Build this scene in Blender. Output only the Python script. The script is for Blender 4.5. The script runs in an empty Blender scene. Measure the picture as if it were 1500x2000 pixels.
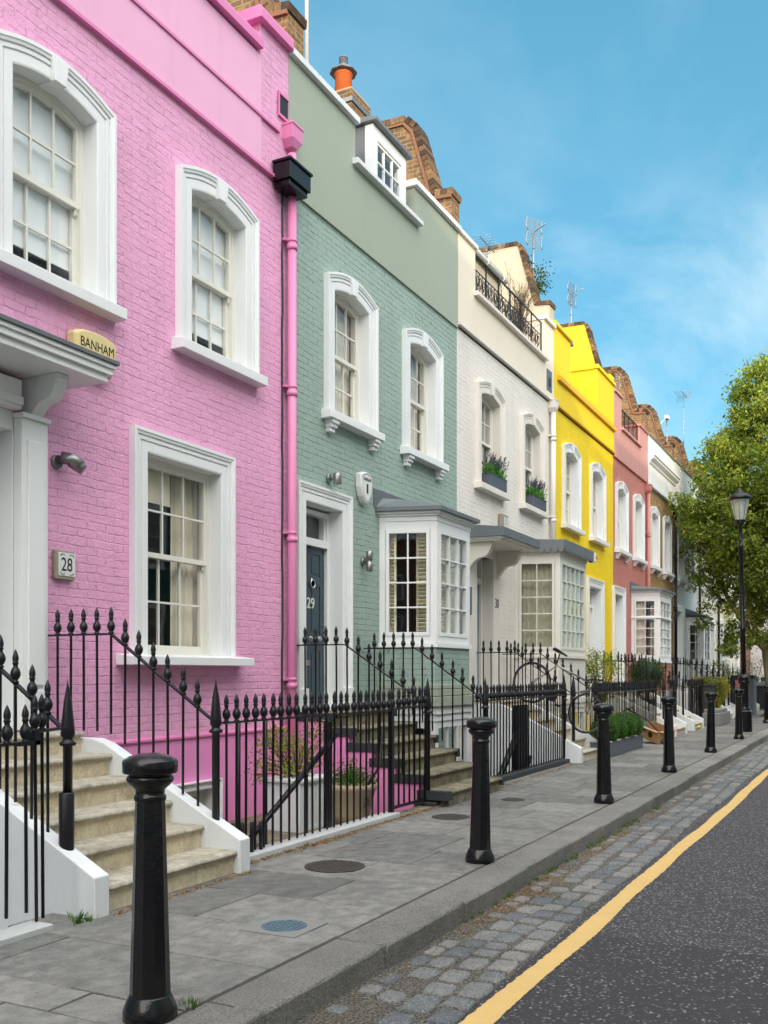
import bpy, math, random
from math import sin, cos, pi, radians, sqrt, atan2, hypot
from mathutils import Vector, Matrix

SC = bpy.context.scene
COL = SC.collection
random.seed(7)

# ------------------------------------------------------------------ materials
MATS = {}
def newmat(name):
    m = bpy.data.materials.new(name); m.use_nodes = True
    nt = m.node_tree
    for n in list(nt.nodes): nt.nodes.remove(n)
    out = nt.nodes.new('ShaderNodeOutputMaterial')
    b = nt.nodes.new('ShaderNodeBsdfPrincipled')
    nt.links.new(b.outputs[0], out.inputs[0])
    MATS[name] = m
    return m, nt, b, out
class NB:
    """tiny node-building helper"""
    def __init__(s, nt): s.nt = nt
    def n(s, t, **kw):
        nd = s.nt.nodes.new('ShaderNode'+t)
        for k, v in kw.items(): setattr(nd, k, v)
        return nd
    def l(s, a, b): s.nt.links.new(a, b)
    def obj(s):
        if not hasattr(s, '_o'): s._o = s.n('TexCoord').outputs['Object']
        return s._o
    def noise(s, scale, detail=4, rough=.55, vec=None, dist=0):
        nd = s.n('TexNoise'); nd.inputs['Scale'].default_value = scale
        nd.inputs['Detail'].default_value = detail; nd.inputs['Roughness'].default_value = rough
        nd.inputs['Distortion'].default_value = dist
        s.l(vec or s.obj(), nd.inputs['Vector']); return nd.outputs['Fac']
    def ramp(s, fac, stops):
        r = s.n('ValToRGB'); s.l(fac, r.inputs[0])
        e = r.color_ramp.elements
        while len(e) < len(stops): e.new(.5)
        for el, (p, c) in zip(e, stops):
            el.position = p; el.color = (c if isinstance(c, tuple) else (c, c, c))+(1,) if not (isinstance(c, tuple) and len(c) == 4) else c
        return r.outputs[0]
    def mix(s, fac, a, b, mode='MIX'):
        m = s.n('MixRGB', blend_type=mode)
        for i, v in ((0, fac), (1, a), (2, b)):
            if hasattr(v, 'links') or hasattr(v, 'is_linked'): s.l(v, m.inputs[i])
            elif isinstance(v, (tuple, list)): m.inputs[i].default_value = tuple(v)+(1,)
            else: m.inputs[i].default_value = v if i == 0 else (v, v, v, 1)
        return m.outputs[0]
    def math(s, op, a, b=0, clamp=False):
        m = s.n('Math', operation=op, use_clamp=clamp)
        for i, v in ((0, a), (1, b)):
            if hasattr(v, 'is_linked'): s.l(v, m.inputs[i])
            else: m.inputs[i].default_value = v
        return m.outputs[0]
    def bump(s, h, dist, strength=1.0, normal=None):
        b = s.n('Bump'); b.inputs['Distance'].default_value = dist; b.inputs['Strength'].default_value = strength
        s.l(h, b.inputs['Height'])
        if normal is not None: s.l(normal, b.inputs['Normal'])
        return b.outputs[0]
    def wallvec(s, warp=.012, wscale=2.3):
        """(x+y, z) of the object, gently warped, for anything laid in courses"""
        sep = s.n('SeparateXYZ'); s.l(s.obj(), sep.inputs[0])
        u = s.math('ADD', sep.outputs[0], sep.outputs[1])
        w1 = s.math('MULTIPLY', s.math('SUBTRACT', s.noise(wscale, 3), .5), warp*2)
        w2 = s.math('MULTIPLY', s.math('SUBTRACT', s.noise(wscale*5, 2), .5), warp*1.6)
        z = s.math('ADD', s.math('ADD', sep.outputs[2], w1), w2)
        w3 = s.math('MULTIPLY', s.math('SUBTRACT', s.noise(wscale*4.1, 2), .5), warp*2.2)
        u = s.math('ADD', u, w3)
        c = s.n('CombineXYZ'); s.l(u, c.inputs[0]); s.l(z, c.inputs[1])
        return c.outputs[0], sep
    def brick(s, vec, w=.235, h=.0775, mortar=.009, c1=1., c2=.0, cm=.5, smooth=.25):
        b = s.n('TexBrick'); s.l(vec, b.inputs['Vector'])
        b.inputs['Scale'].default_value = 1; b.inputs['Mortar Size'].default_value = mortar
        b.inputs['Mortar Smooth'].default_value = smooth
        b.inputs['Brick Width'].default_value = w; b.inputs['Row Height'].default_value = h
        b.inputs['Color1'].default_value = (c1, c1, c1, 1); b.inputs['Color2'].default_value = (c2, c2, c2, 1)
        b.inputs['Mortar'].default_value = (cm, cm, cm, 1)
        return b
def setp(b, **kw):
    nm = dict(rough='Roughness', metal='Metallic', spec='Specular IOR Level', coat='Coat Weight', trans='Transmission Weight', alpha='Alpha')
    for k, v in kw.items(): b.inputs[nm[k]].default_value = v

def m_paintbrick(name, col, dark=.5, rough=.62, depth=.012, crack=.5, warp=.012, la=.5):
    m, nt, b, o = newmat(name); s = NB(nt)
    v, sep = s.wallvec(warp)
    br = s.brick(v, mortar=.008, smooth=.5)
    mort = br.outputs['Fac']
    big = s.noise(.9, 4); mid = s.noise(9, 4, .6); fine = s.noise(60, 4, .65)
    # paint clogs parts of the joints: only some read as an open line
    hm = s.n('Mapping'); hm.inputs['Scale'].default_value = (2.2, 2.2, 9.); s.l(s.obj(), hm.inputs['Vector'])
    open_ = s.ramp(s.noise(1.6, 4, .7, hm.outputs[0]), [(.36, 0.05), (.62, 1.)])
    line = s.math('MULTIPLY', mort, open_)
    c = s.mix(s.ramp(big, [(.3, 0.), (.7, 1.)]), tuple(x*.90 for x in col), tuple(min(1, x*1.05) for x in col))
    c = s.mix(s.math('MULTIPLY', mid, .22), c, tuple(x*.8 for x in col))
    c = s.mix(s.math('MULTIPLY', s.math('MULTIPLY', line, s.ramp(s.noise(16, 3, .7), [(.42, 0.), (.66, 1.)])), crack), c, tuple(x*dark for x in col))
    # rain soot streaks
    str_ = s.n('Mapping'); str_.inputs['Scale'].default_value = (5, 5, .35); s.l(s.obj(), str_.inputs['Vector'])
    sf = s.ramp(s.noise(1, 4, .6, str_.outputs[0]), [(.50, 0.), (.80, .45)])
    c = s.mix(sf, c, tuple(x*.74+.015 for x in col))
    s.l(c, b.inputs['Base Color'])
    lump = s.noise(24, 5, .62, dist=.4)
    h = s.math('SUBTRACT', s.math('ADD', s.math('ADD', s.math('MULTIPLY', mid, .55), s.math('MULTIPLY', lump, .55)), s.math('MULTIPLY', fine, .14)), s.math('MULTIPLY', line, la))
    h = s.math('ADD', h, s.math('MULTIPLY', br.outputs['Color'], .22))
    s.l(s.bump(h, depth*.95), b.inputs['Normal'])
    setp(b, rough=rough, spec=.35)
    return m
def m_paint(name, col, rough=.5, stain=.25, bump=.002, scale=6, metal=0, spec=.4, streak=.25):
    m, nt, b, o = newmat(name); s = NB(nt)
    big = s.noise(scale*.2, 4); mid = s.noise(scale, 5, .6)
    c = s.mix(s.ramp(big, [(.3, 0.), (.7, stain)]), col, tuple(x*.85 for x in col))
    mp = s.n('Mapping'); mp.inputs['Scale'].default_value = (7, 7, .5); s.l(s.obj(), mp.inputs['Vector'])
    sf = s.ramp(s.noise(1, 5, .65, mp.outputs[0]), [(.52, 0.), (.9, streak)])
    c = s.mix(sf, c, tuple(x*.6+.01 for x in col))
    cr = s.n('TexVoronoi', feature='DISTANCE_TO_EDGE'); cr.inputs['Scale'].default_value = .9; cw = s.n('VectorMath', operation='ADD'); nz = s.n('TexNoise'); nz.inputs['Scale'].default_value = 3.; nz.inputs['Detail'].default_value = 5
    s.l(s.obj(), nz.inputs['Vector']); s.l(s.obj(), cw.inputs[0]); s.l(nz.outputs['Color'], cw.inputs[1]); s.l(cw.outputs[0], cr.inputs['Vector'])
    ck = s.math('MULTIPLY', s.ramp(cr.outputs['Distance'], [(.0, 1.), (.006, 0.)]), s.ramp(s.noise(.7, 3), [(.5, 0.), (.62, .55)]))
    c = s.mix(s.math('MULTIPLY', ck, stain*2, True), c, tuple(x*.45 for x in col))
    sp = s.ramp(s.noise(scale*9, 3, .7), [(.66, 0.), (.74, stain)])
    c = s.mix(sp, c, tuple(x*.62 for x in col))
    s.l(c, b.inputs['Base Color'])
    s.l(s.bump(s.math('ADD', mid, s.math('MULTIPLY', s.noise(scale*12, 3), .3)), bump), b.inputs['Normal'])
    setp(b, rough=rough, metal=metal, spec=spec)
    return m
def m_stock(name, base=(.36, .22, .09), dark=(.09, .055, .03), mortar=(.26, .2, .13), rough=.85, w=.235, h=.0775):
    m, nt, b, o = newmat(name); s = NB(nt)
    v, sep = s.wallvec(.008)
    br = s.brick(v, w, h, mortar=.011, smooth=.15)
    rnd = br.outputs['Color']
    c = s.mix(s.ramp(rnd, [(.1, 0.), (.9, 1.)]), base, tuple(x*y for x, y in zip(base, (.62, .55, .5))))
    c = s.mix(s.ramp(rnd, [(.58, 0.), (.72, .75)]), c, tuple(x*1.6 for x in dark))
    c = s.mix(s.ramp(s.noise(5.1, 6, .75), [(.42, 0.), (.60, .9)]), c, dark)
    c = s.mix(s.ramp(s.noise(34, 4, .75), [(.42, 0.), (.66, .75)]), c, tuple(x*.45 for x in base))
    c = s.mix(s.ramp(s.noise(11, 4, .7), [(.45, 0.), (.75, .7)]), c, (base[0]*1.25, base[1]*1.0, base[2]*.7))
    c = s.mix(s.math('MULTIPLY', br.outputs['Fac'], .8), c, mortar)
    s.l(c, b.inputs['Base Color'])
    h_ = s.math('SUBTRACT', s.math('MULTIPLY', s.noise(38, 4, .7), .5), s.math('MULTIPLY', br.outputs['Fac'], .9))
    s.l(s.bump(h_, .03), b.inputs['Normal'])
    setp(b, rough=rough, spec=.2)
    return m
def m_stone(name, light, mid_, dark, bump=.012, rough=.85, streaky=.5):
    m, nt, b, o = newmat(name); s = NB(nt)
    c = s.ramp(s.noise(5, 8, .72, dist=.6), [(.30, dark), (.46, mid_), (.62, light)])
    c = s.mix(s.ramp(s.noise(38, 6, .75), [(.40, .0), (.70, .55)]), c, tuple(x*.55 for x in mid_))
    mp = s.n('Mapping'); mp.inputs['Scale'].default_value = (9, 9, 1.2); s.l(s.obj(), mp.inputs['Vector'])
    c = s.mix(s.ramp(s.noise(1.3, 6, .7, mp.outputs[0]), [(.46, 0.), (.72, streaky)]), c, tuple(x*.7 for x in dark))
    c = s.mix(s.ramp(s.noise(120, 3, .7), [(.60, 0.), (.72, .6)]), c, tuple(x*.4 for x in dark))
    s.l(c, b.inputs['Base Color'])
    s.l(s.bump(s.math('ADD', s.noise(18, 6, .7), s.math('MULTIPLY', s.noise(90, 4, .7), .5)), bump), b.inputs['Normal'])
    setp(b, rough=rough, spec=.25); return m
def m_tinted(name, stops, rough=.85, nscale=9, bump=.004, bscale=30, attr='tint', amp=.5, spec=.25, speck=None):
    """colour = ramp(noise) shifted by a per-piece tint stored on the mesh"""
    m, nt, b, o = newmat(name); s = NB(nt)
    at = s.n('Attribute'); at.attribute_name = attr
    n1 = s.noise(nscale, 6, .62)
    f = s.math('ADD', s.math('MULTIPLY', n1, 1-amp), s.math('MULTIPLY', at.outputs['Fac'], amp))
    c = s.ramp(f, stops)
    if speck:
        c = s.mix(s.ramp(s.noise(speck[0], 2, .6), [(speck[1], 0.), (speck[1]+.08, speck[2])]), c, speck[3])
        c = s.mix(s.ramp(s.noise(speck[0]*.8, 2, .6), [(1-speck[1]-.08, speck[2]), (1-speck[1], 0.)]), c, speck[4])
    st = s.ramp(s.noise(.8, 5, .7), [(.45, 0.), (.75, .45)])
    c = s.mix(st, c, tuple(x*.55 for x in stops[0][1]))
    s.l(c, b.inputs['Base Color'])
    s.l(s.bump(s.math('ADD', s.noise(bscale, 5, .7), s.math('MULTIPLY', s.noise(bscale*.15, 3), .8)), bump), b.inputs['Normal'])
    setp(b, rough=rough, spec=spec)
    return m

M = {}
M['pink'] = m_paintbrick('pink_painted_brick', (.82, .40, .62), crack=.42, depth=.021, dark=.45, la=.42, warp=.016)
M['pink_render'] = m_paint('pink_render', (.79, .41, .60), rough=.6, bump=.004, scale=3, streak=.3)
M['pink_trim'] = m_paint('pink_trim', (.70, .22, .45), rough=.45, bump=.002, scale=5)
M['pink_deep'] = m_paint('pink_deep', (.78, .28, .56), rough=.6, bump=.006, scale=5, stain=.5)
M['green'] = m_paintbrick('sage_painted_brick', (.33, .44, .385), dark=.28, crack=.85, la=.75, depth=.016)
M['green_render'] = m_paint('sage_render', (.335, .38, .30), rough=.6, bump=.003, scale=2, streak=.2)
M['cream'] = m_paintbrick('cream_painted_brick', (.80, .76, .70), dark=.5, crack=.5, depth=.012)
M['cream_render'] = m_paint('cream_render', (.76, .69, .56), rough=.6, bump=.003, scale=2, streak=.2)
M['cream_trim'] = m_paint('cream_trim', (.76, .72, .65), rough=.45, bump=.001)
M['yellow'] = m_paintbrick('yellow_painted_brick', (.88, .64, .008), dark=.5, crack=.4, depth=.012)
M['yellow_render'] = m_paint('yellow_render', (.79, .575, .008), rough=.6, bump=.003, scale=2, stain=.15, streak=.12)
M['yellow_trim'] = m_paint('yellow_trim', (.72, .40, .01), rough=.5)
M['coral'] = m_paintbrick('coral_painted_brick', (.50, .20, .165), dark=.4, crack=.8, depth=.014)
M['coral_render'] = m_paint('coral_render', (.54, .28, .25), rough=.6, bump=.003, scale=2)
M['coral_trim'] = m_paint('coral_trim', (.52, .20, .17), rough=.5)
M['white_brick'] = m_paintbrick('white_painted_brick', (.78, .79, .78), dark=.6, crack=.3)
M['white_render'] = m_paint('white_render', (.78, .79, .77), rough=.6, bump=.003, scale=2, streak=.25)
M['buff'] = m_paintbrick('buff_painted_brick', (.62, .57, .40), dark=.5, crack=.3)
M['buff_render'] = m_paint('buff_render', (.62, .58, .45), rough=.6, bump=.003, scale=2)
M['mint'] = m_paint('mint_render', (.35, .55, .52), rough=.6, bump=.003, scale=2)
M['slate_blue_render'] = m_paint('slate_blue_render', (.25, .32, .40), rough=.6, bump=.003, scale=2)
M['stock'] = m_stock('london_stock_brick', base=(.34, .22, .10), dark=(.075, .055, .038), mortar=(.31, .23, .15))
M['stock_yellow'] = m_stock('yellow_stock_brick', base=(.46, .33, .14), dark=(.16, .11, .05), mortar=(.40, .31, .17))
M['redbrick'] = m_stock('red_brick', base=(.36, .12, .06), dark=(.12, .05, .03), mortar=(.4, .34, .28))
M['brick_coping'] = m_tinted('brick_coping', [(.25, (.045, .032, .024)), (.5, (.12, .075, .042)), (.75, (.27, .165, .08))], rough=.9, nscale=9, bump=.02, bscale=40, amp=.55)
M['terracotta_old'] = m_paint('weathered_creasing_tile', (.22, .105, .06), rough=.85, stain=.6, bump=.006)
M['white'] = m_paint('white_gloss_paint', (.78, .80, .80), rough=.35, stain=.12, bump=.0008, streak=.16)
M['white_old'] = m_paint('white_masonry_paint', (.70, .73, .74), rough=.55, stain=.3, bump=.003, streak=.4)
M['offwhite'] = m_paint('off_white_sash_paint', (.74, .73, .66), rough=.4, stain=.12, bump=.0008)
M['pale_lilac'] = m_paint('lilac_render', (.60, .55, .62), rough=.6, stain=.3, bump=.003)
M['black_iron'] = m_paint('black_gloss_iron', (.006, .0065, .008), rough=.16, stain=.2, bump=.004, scale=14, spec=.32)
M['black_rail'] = m_paint('black_railing_paint', (.010, .0095, .013), rough=.3, stain=.2, bump=.002, scale=25, spec=.35)
M['black_matt'] = m_paint('black_masonry_paint', (.03, .035, .04), rough=.6, stain=.4, bump=.003)
M['cast_iron'] = m_paint('rusty_cast_iron', (.045, .038, .034), rough=.7, stain=.5, bump=.004, scale=20)
M['lead'] = m_paint('lead_sheet', (.15, .17, .185), rough=.55, stain=.6, bump=.006, scale=7, metal=.15, streak=.5)
M['slate'] = m_paint('grey_slate', (.10, .10, .115), rough=.6, stain=.5, bump=.006, scale=5)
M['terracotta'] = m_paint('orange_terracotta', (.66, .15, .035), rough=.75, stain=.3, bump=.003, scale=12)
M['clay'] = m_paint('pale_clay', (.45, .35, .24), rough=.8, stain=.5, bump=.004, scale=8)
M['steel'] = m_paint('brushed_steel', (.30, .30, .285), rough=.38, stain=.2, bump=.0005, metal=.9)
M['chrome'] = m_paint('bright_chrome', (.75, .75, .73), rough=.12, stain=.1, bump=.0003, metal=1.)
M['plastic_yellow'] = m_paint('yellowed_plastic', (.72, .60, .28), rough=.45, stain=.5, bump=.001)
M['plastic_white'] = m_paint('white_plastic', (.72, .74, .72), rough=.4, stain=.3, bump=.001)
M['ink'] = m_paint('black_ink', (.012, .012, .016), rough=.5, bump=.0002)
M['door_blue'] = m_paint('blue_grey_door_paint', (.038, .066, .085), rough=.35, stain=.2, bump=.0008)
M['door_pale'] = m_paint('pale_blue_door_paint', (.10, .19, .29), rough=.4, stain=.2, bump=.0008)
M['planter_grey'] = m_paint('grey_planter', (.085, .10, .125), rough=.45, stain=.4, bump=.002)
M['bin_wood'] = m_paint('grey_painted_timber', (.12, .13, .155), rough=.6, stain=.3, bump=.004)
M['red_notice'] = m_paint('red_notice', (.62, .05, .04), rough=.5, bump=.0005)
M['card'] = m_paint('brown_cardboard', (.42, .24, .11), rough=.85, stain=.3, bump=.002)
M['cloth_blue'] = m_paint('blue_black_nylon', (.02, .06, .08), rough=.5, bump=.004)
M['yellow_bag'] = m_paint('yellow_plastic_bag', (.80, .58, .02), rough=.4, bump=.01)
M['orange_paint'] = m_paint('orange_cheek_paint', (.55, .22, .03), rough=.5)
M['curtain'] = m_paint('cream_curtain', (.78, .72, .58), rough=.9, stain=.2, bump=.002)
M['curtain_grey'] = m_paint('grey_curtain', (.42, .40, .38), rough=.9, stain=.2, bump=.002)
M['blind'] = m_paint('white_blind', (.84, .88, .88), rough=.8, stain=.1, bump=.0005)
M['shutter'] = m_paint('ivory_shutter', (.84, .78, .58), rough=.5, stain=.1, bump=.0005)
M['cushion'] = m_paint('green_cushion', (.25, .32, .18), rough=.9)
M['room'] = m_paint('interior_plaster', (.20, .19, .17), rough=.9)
M['rubber'] = m_paint('tyre_rubber', (.02, .02, .02), rough=.7)
M['lens_red'] = m_paint('red_lens', (.55, .06, .03), rough=.3)
M['soil'] = m_paint('potting_soil', (.07, .045, .03), rough=.95, bump=.01, scale=20)
M['pebble'] = m_paint('pebbles', (.45, .40, .36), rough=.8)
M['rubber_grey'] = m_paint('concrete_block', (.20, .205, .20), rough=.85, stain=.4, bump=.004)
M['ground'] = m_paint('dark_earth', (.07, .07, .065), rough=.95, bump=.01)
M['area'] = m_paint('area_paving', (.10, .10, .10), rough=.9, bump=.005, stain=.5)
M['step_stone'] = m_stone('york_stone_tread', (.68, .64, .54), (.50, .46, .37), (.30, .27, .21), bump=.02)
M['step_riser'] = m_stone('cream_stone_riser', (.78, .70, .51), (.66, .57, .40), (.42, .35, .23), bump=.012, streaky=.35)
M['step_old'] = m_stone('mossy_grey_stone', (.34, .31, .22), (.22, .20, .135), (.085, .08, .05), bump=.025)
M['bark'] = m_paint('smooth_grey_bark', (.23, .19, .12), rough=.9, stain=.8, bump=.02, scale=5)
M['twig'] = m_paint('bare_twig', (.10, .075, .05), rough=.9)
M['kerb_paint'] = m_paint('pale_painted_coping', (.50, .52, .52), rough=.7, stain=.7, bump=.005, scale=9)
M['slab'] = m_tinted('york_stone_slab', [(.32, (.115, .116, .112)), (.5, (.18, .18, .17)), (.66, (.265, .26, .24))], rough=.62, nscale=8, bump=.022, bscale=16, amp=.22,
                     speck=(60, .60, .4, (.30, .29, .26), (.06, .06, .058)))
M['joint'] = m_paint('dirty_joint', (.055, .05, .045), rough=.95, bump=.006)
M['kerb'] = m_tinted('granite_kerb', [(.2, (.16, .16, .15)), (.5, (.25, .245, .23)), (.8, (.34, .33, .30))], rough=.75, nscale=3.5, bump=.03, bscale=55, amp=.35,
                     speck=(85, .56, .6, (.48, .46, .41), (.07, .07, .07)))
M['sett'] = m_tinted('granite_sett', [(.2, (.10, .115, .13)), (.5, (.19, .20, .205)), (.8, (.30, .285, .265))], rough=.6, nscale=14, bump=.03, bscale=30, amp=.5,
                     speck=(90, .55, .6, (.40, .40, .39), (.06, .065, .07)))
M['grit'] = m_tinted('gutter_grit', [(.36, (.05, .048, .045)), (.5, (.15, .14, .12)), (.66, (.38, .35, .29))], rough=.95, nscale=70, bump=.03, bscale=90, amp=0)

def m_asphalt():
    m, nt, b, o = newmat('asphalt'); s = NB(nt)
    sep = s.n('SeparateXYZ'); s.l(s.obj(), sep.inputs[0])
    # a resurfaced patch near the camera, its joint running across the carriageway
    edge = s.math('ADD', sep.outputs[0], s.math('MULTIPLY', s.noise(1.3, 3), .16))
    new = s.math('LESS_THAN', edge, 6.12)
    v = s.n('TexVoronoi'); v.inputs['Scale'].default_value = 50; s.l(s.obj(), v.inputs['Vector'])
    chip = s.ramp(v.outputs['Distance'], [(.32, 1.), (.50, 0.)])
    sepc = s.n('SeparateColor'); s.l(v.outputs['Color'], sepc.inputs[0]); tone = sepc.outputs[0]
    keep_old = s.ramp(tone, [(.15, 0.), (.40, 1.)]); keep_new = s.ramp(s.math('ADD', tone, s.math('MULTIPLY', s.math('SUBTRACT', s.noise(2.2, 4, .7), .5), .9)), [(.52, 0.), (.72, 1.)])
    keep = s.mix(new, keep_old, keep_new)
    f = s.math('MULTIPLY', chip, keep)
    binder = s.mix(s.noise(30, 4), (.026, .025, .030), (.060, .057, .064))
    binder = s.mix(new, s.mix(.25, binder, (.09, .085, .095)), binder)
    chips = s.ramp(sepc.outputs[1], [(.0, (.10, .098, .10)), (.55, (.22, .215, .215)), (1., (.48, .47, .45))])
    c = s.mix(f, binder, chips)
    c = s.mix(s.ramp(s.noise(.5, 4), [(.35, 0.), (.75, .3)]), c, (.05, .048, .055))
    s.l(c, b.inputs['Base Color'])
    s.l(s.bump(s.math('ADD', s.math('MULTIPLY', f, .9), s.math('MULTIPLY', s.noise(120, 4, .7), .6)), .016), b.inputs['Normal'])
    setp(b, rough=.75, spec=.3)
    return m
M['asphalt'] = m_asphalt()
def m_line():
    m, nt, b, o = newmat('yellow_line_paint'); s = NB(nt)
    c = s.mix(s.ramp(s.noise(3, 5, .7), [(.3, 0.), (.8, 1.)]), (.62, .42, .15), (.54, .37, .15))
    c = s.mix(s.ramp(s.noise(70, 3, .7), [(.62, 0.), (.72, .6)]), c, (.30, .2, .09))
    c = s.mix(s.ramp(s.noise(14, 5, .75), [(.6, 0.), (.8, .35)]), c, (.2, .15, .09))
    s.l(c, b.inputs['Base Color']); s.l(s.bump(s.noise(90, 4, .7), .006), b.inputs['Normal'])
    setp(b, rough=.65, spec=.3); return m
M['line'] = m_line()
def m_leaf(name, c1, c2, c3, transl=.35):
    m, nt, b, o = newmat(name); s = NB(nt)
    at = s.n('Attribute'); at.attribute_name = 'tint'
    c = s.ramp(at.outputs['Fac'], [(0., c1), (.5, c2), (1., c3)])
    s.l(c, b.inputs['Base Color']); setp(b, rough=.5, spec=.35)
    t = s.n('BsdfTranslucent'); s.l(s.mix(1., c, (1.3, 1.25, .5), 'MULTIPLY'), t.inputs[0])
    mx = s.n('MixShader'); mx.inputs[0].default_value = transl
    s.l(b.outputs[0], mx.inputs[1]); s.l(t.outputs[0], mx.inputs[2]); s.l(mx.outputs[0], o.inputs[0])
    return m
M['leaf_tree'] = m_leaf('tree_leaf', (.055, .10, .016), (.21, .275, .038), (.54, .56, .07), .42)
M['gable_cream'] = m_paint('glare_toned_cream_render', (.50, .44, .33), rough=.8, stain=.5, bump=.006, streak=.5)  # cream darkened in its colour against the sun's glare; streaks are weathering
M['dark_green_render'] = m_paint('dark_green_render', (.045, .13, .10), rough=.6)
M['blind_green'] = m_paint('olive_roller_blind', (.50, .50, .36), rough=.8, stain=.1)
M['stone_tile_frame'] = m_paint('worn_stone_frame', (.34, .30, .24), rough=.85, stain=.7, bump=.006, scale=20)
def m_iron():
    m, nt, b, o = newmat('chipped_gloss_black'); s = NB(nt)
    ch = s.math('MULTIPLY', s.ramp(s.noise(26, 5, .8), [(.70, 0.), (.72, 1.)]), s.ramp(s.noise(3, 3), [(.45, 0.), (.6, 1.)]))
    dust = s.ramp(s.noise(5, 6, .7), [(.45, 0.), (.8, .5)])
    c = s.mix(dust, (.005, .0055, .007), (.011, .0115, .013)); c = s.mix(ch, c, (.30, .29, .28)); s.l(c, b.inputs['Base Color'])
    s.l(s.ramp(s.noise(7, 5, .7), [(.35, .07), (.7, .20)]), b.inputs['Roughness'])
    s.l(s.bump(s.math('ADD', s.noise(9, 4, .6), s.math('MULTIPLY', s.noise(45, 4, .7), .25)), .005), b.inputs['Normal']); setp(b, spec=.42); return m
M['bollard_iron'] = m_iron()
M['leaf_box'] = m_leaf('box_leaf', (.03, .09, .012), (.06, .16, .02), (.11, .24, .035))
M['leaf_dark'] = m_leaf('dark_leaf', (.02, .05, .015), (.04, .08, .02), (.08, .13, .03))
M['leaf_gold'] = m_leaf('golden_leaf', (.12, .15, .015), (.28, .28, .02), (.45, .38, .03))
M['leaf_mix'] = m_leaf('mixed_leaf', (.08, .15, .02), (.22, .28, .03), (.38, .36, .05))
M['leaf_bright'] = m_leaf('bright_leaf', (.05, .22, .04), (.08, .32, .06), (.2, .42, .06))
M['leaf_fallen'] = m_leaf('fallen_leaf', (.14, .07, .03), (.27, .15, .055), (.40, .31, .15), .1)
M['flower'] = m_leaf('purple_flower', (.05, .03, .10), (.12, .07, .20), (.22, .15, .30), .1)
def m_glass(name, tint=(.985, .99, .985), boost=1.0, base=.03):
    m, nt, b, o = newmat(name); s = NB(nt); nt.nodes.remove(b)
    tr = s.n('BsdfTransparent'); tr.inputs[0].default_value = tint+(1,)
    gl = s.n('BsdfGlossy'); gl.inputs['Roughness'].default_value = .015; gl.inputs[0].default_value = (.95, .97, 1, 1)
    bp = s.bump(s.noise(1.3, 2), .0012)
    fr = s.n('LayerWeight'); fr.inputs[0].default_value = .5; s.l(bp, gl.inputs['Normal'])
    f = s.math('ADD', s.math('MULTIPLY', s.math('POWER', fr.outputs['Facing'], 4.2), .92*boost), base+.045, True)
    mx = s.n('MixShader'); s.l(f, mx.inputs[0]); s.l(tr.outputs[0], mx.inputs[1]); s.l(gl.outputs[0], mx.inputs[2])
    s.l(mx.outputs[0], o.inputs[0]); return m
M['glass'] = m_glass('window_glass')
def m_milk(name):
    m = m_glass(name, (.85, .9, .88), 1.6, .12); nt = m.node_tree; s = NB(nt); mx = [n for n in nt.nodes if n.type == 'MIX_SHADER'][0]; o = [n for n in nt.nodes if n.type == 'OUTPUT_MATERIAL'][0]
    d = s.n('BsdfTranslucent'); d.inputs[0].default_value = (.85, .9, .88, 1); df = s.n('BsdfDiffuse'); df.inputs[0].default_value = (.75, .8, .78, 1)
    a = s.n('MixShader'); a.inputs[0].default_value = .5; s.l(d.outputs[0], a.inputs[1]); s.l(df.outputs[0], a.inputs[2]); b2 = s.n('MixShader'); b2.inputs[0].default_value = .42
    s.l(mx.outputs[0], b2.inputs[1]); s.l(a.outputs[0], b2.inputs[2]); s.l(b2.outputs[0], o.inputs[0]); return m
M['glass_lamp'] = m_milk('lantern_glass')
M['pot_metal'] = m_paint('dull_bike_metal', (.16, .16, .17), rough=.35, metal=.8)

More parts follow.
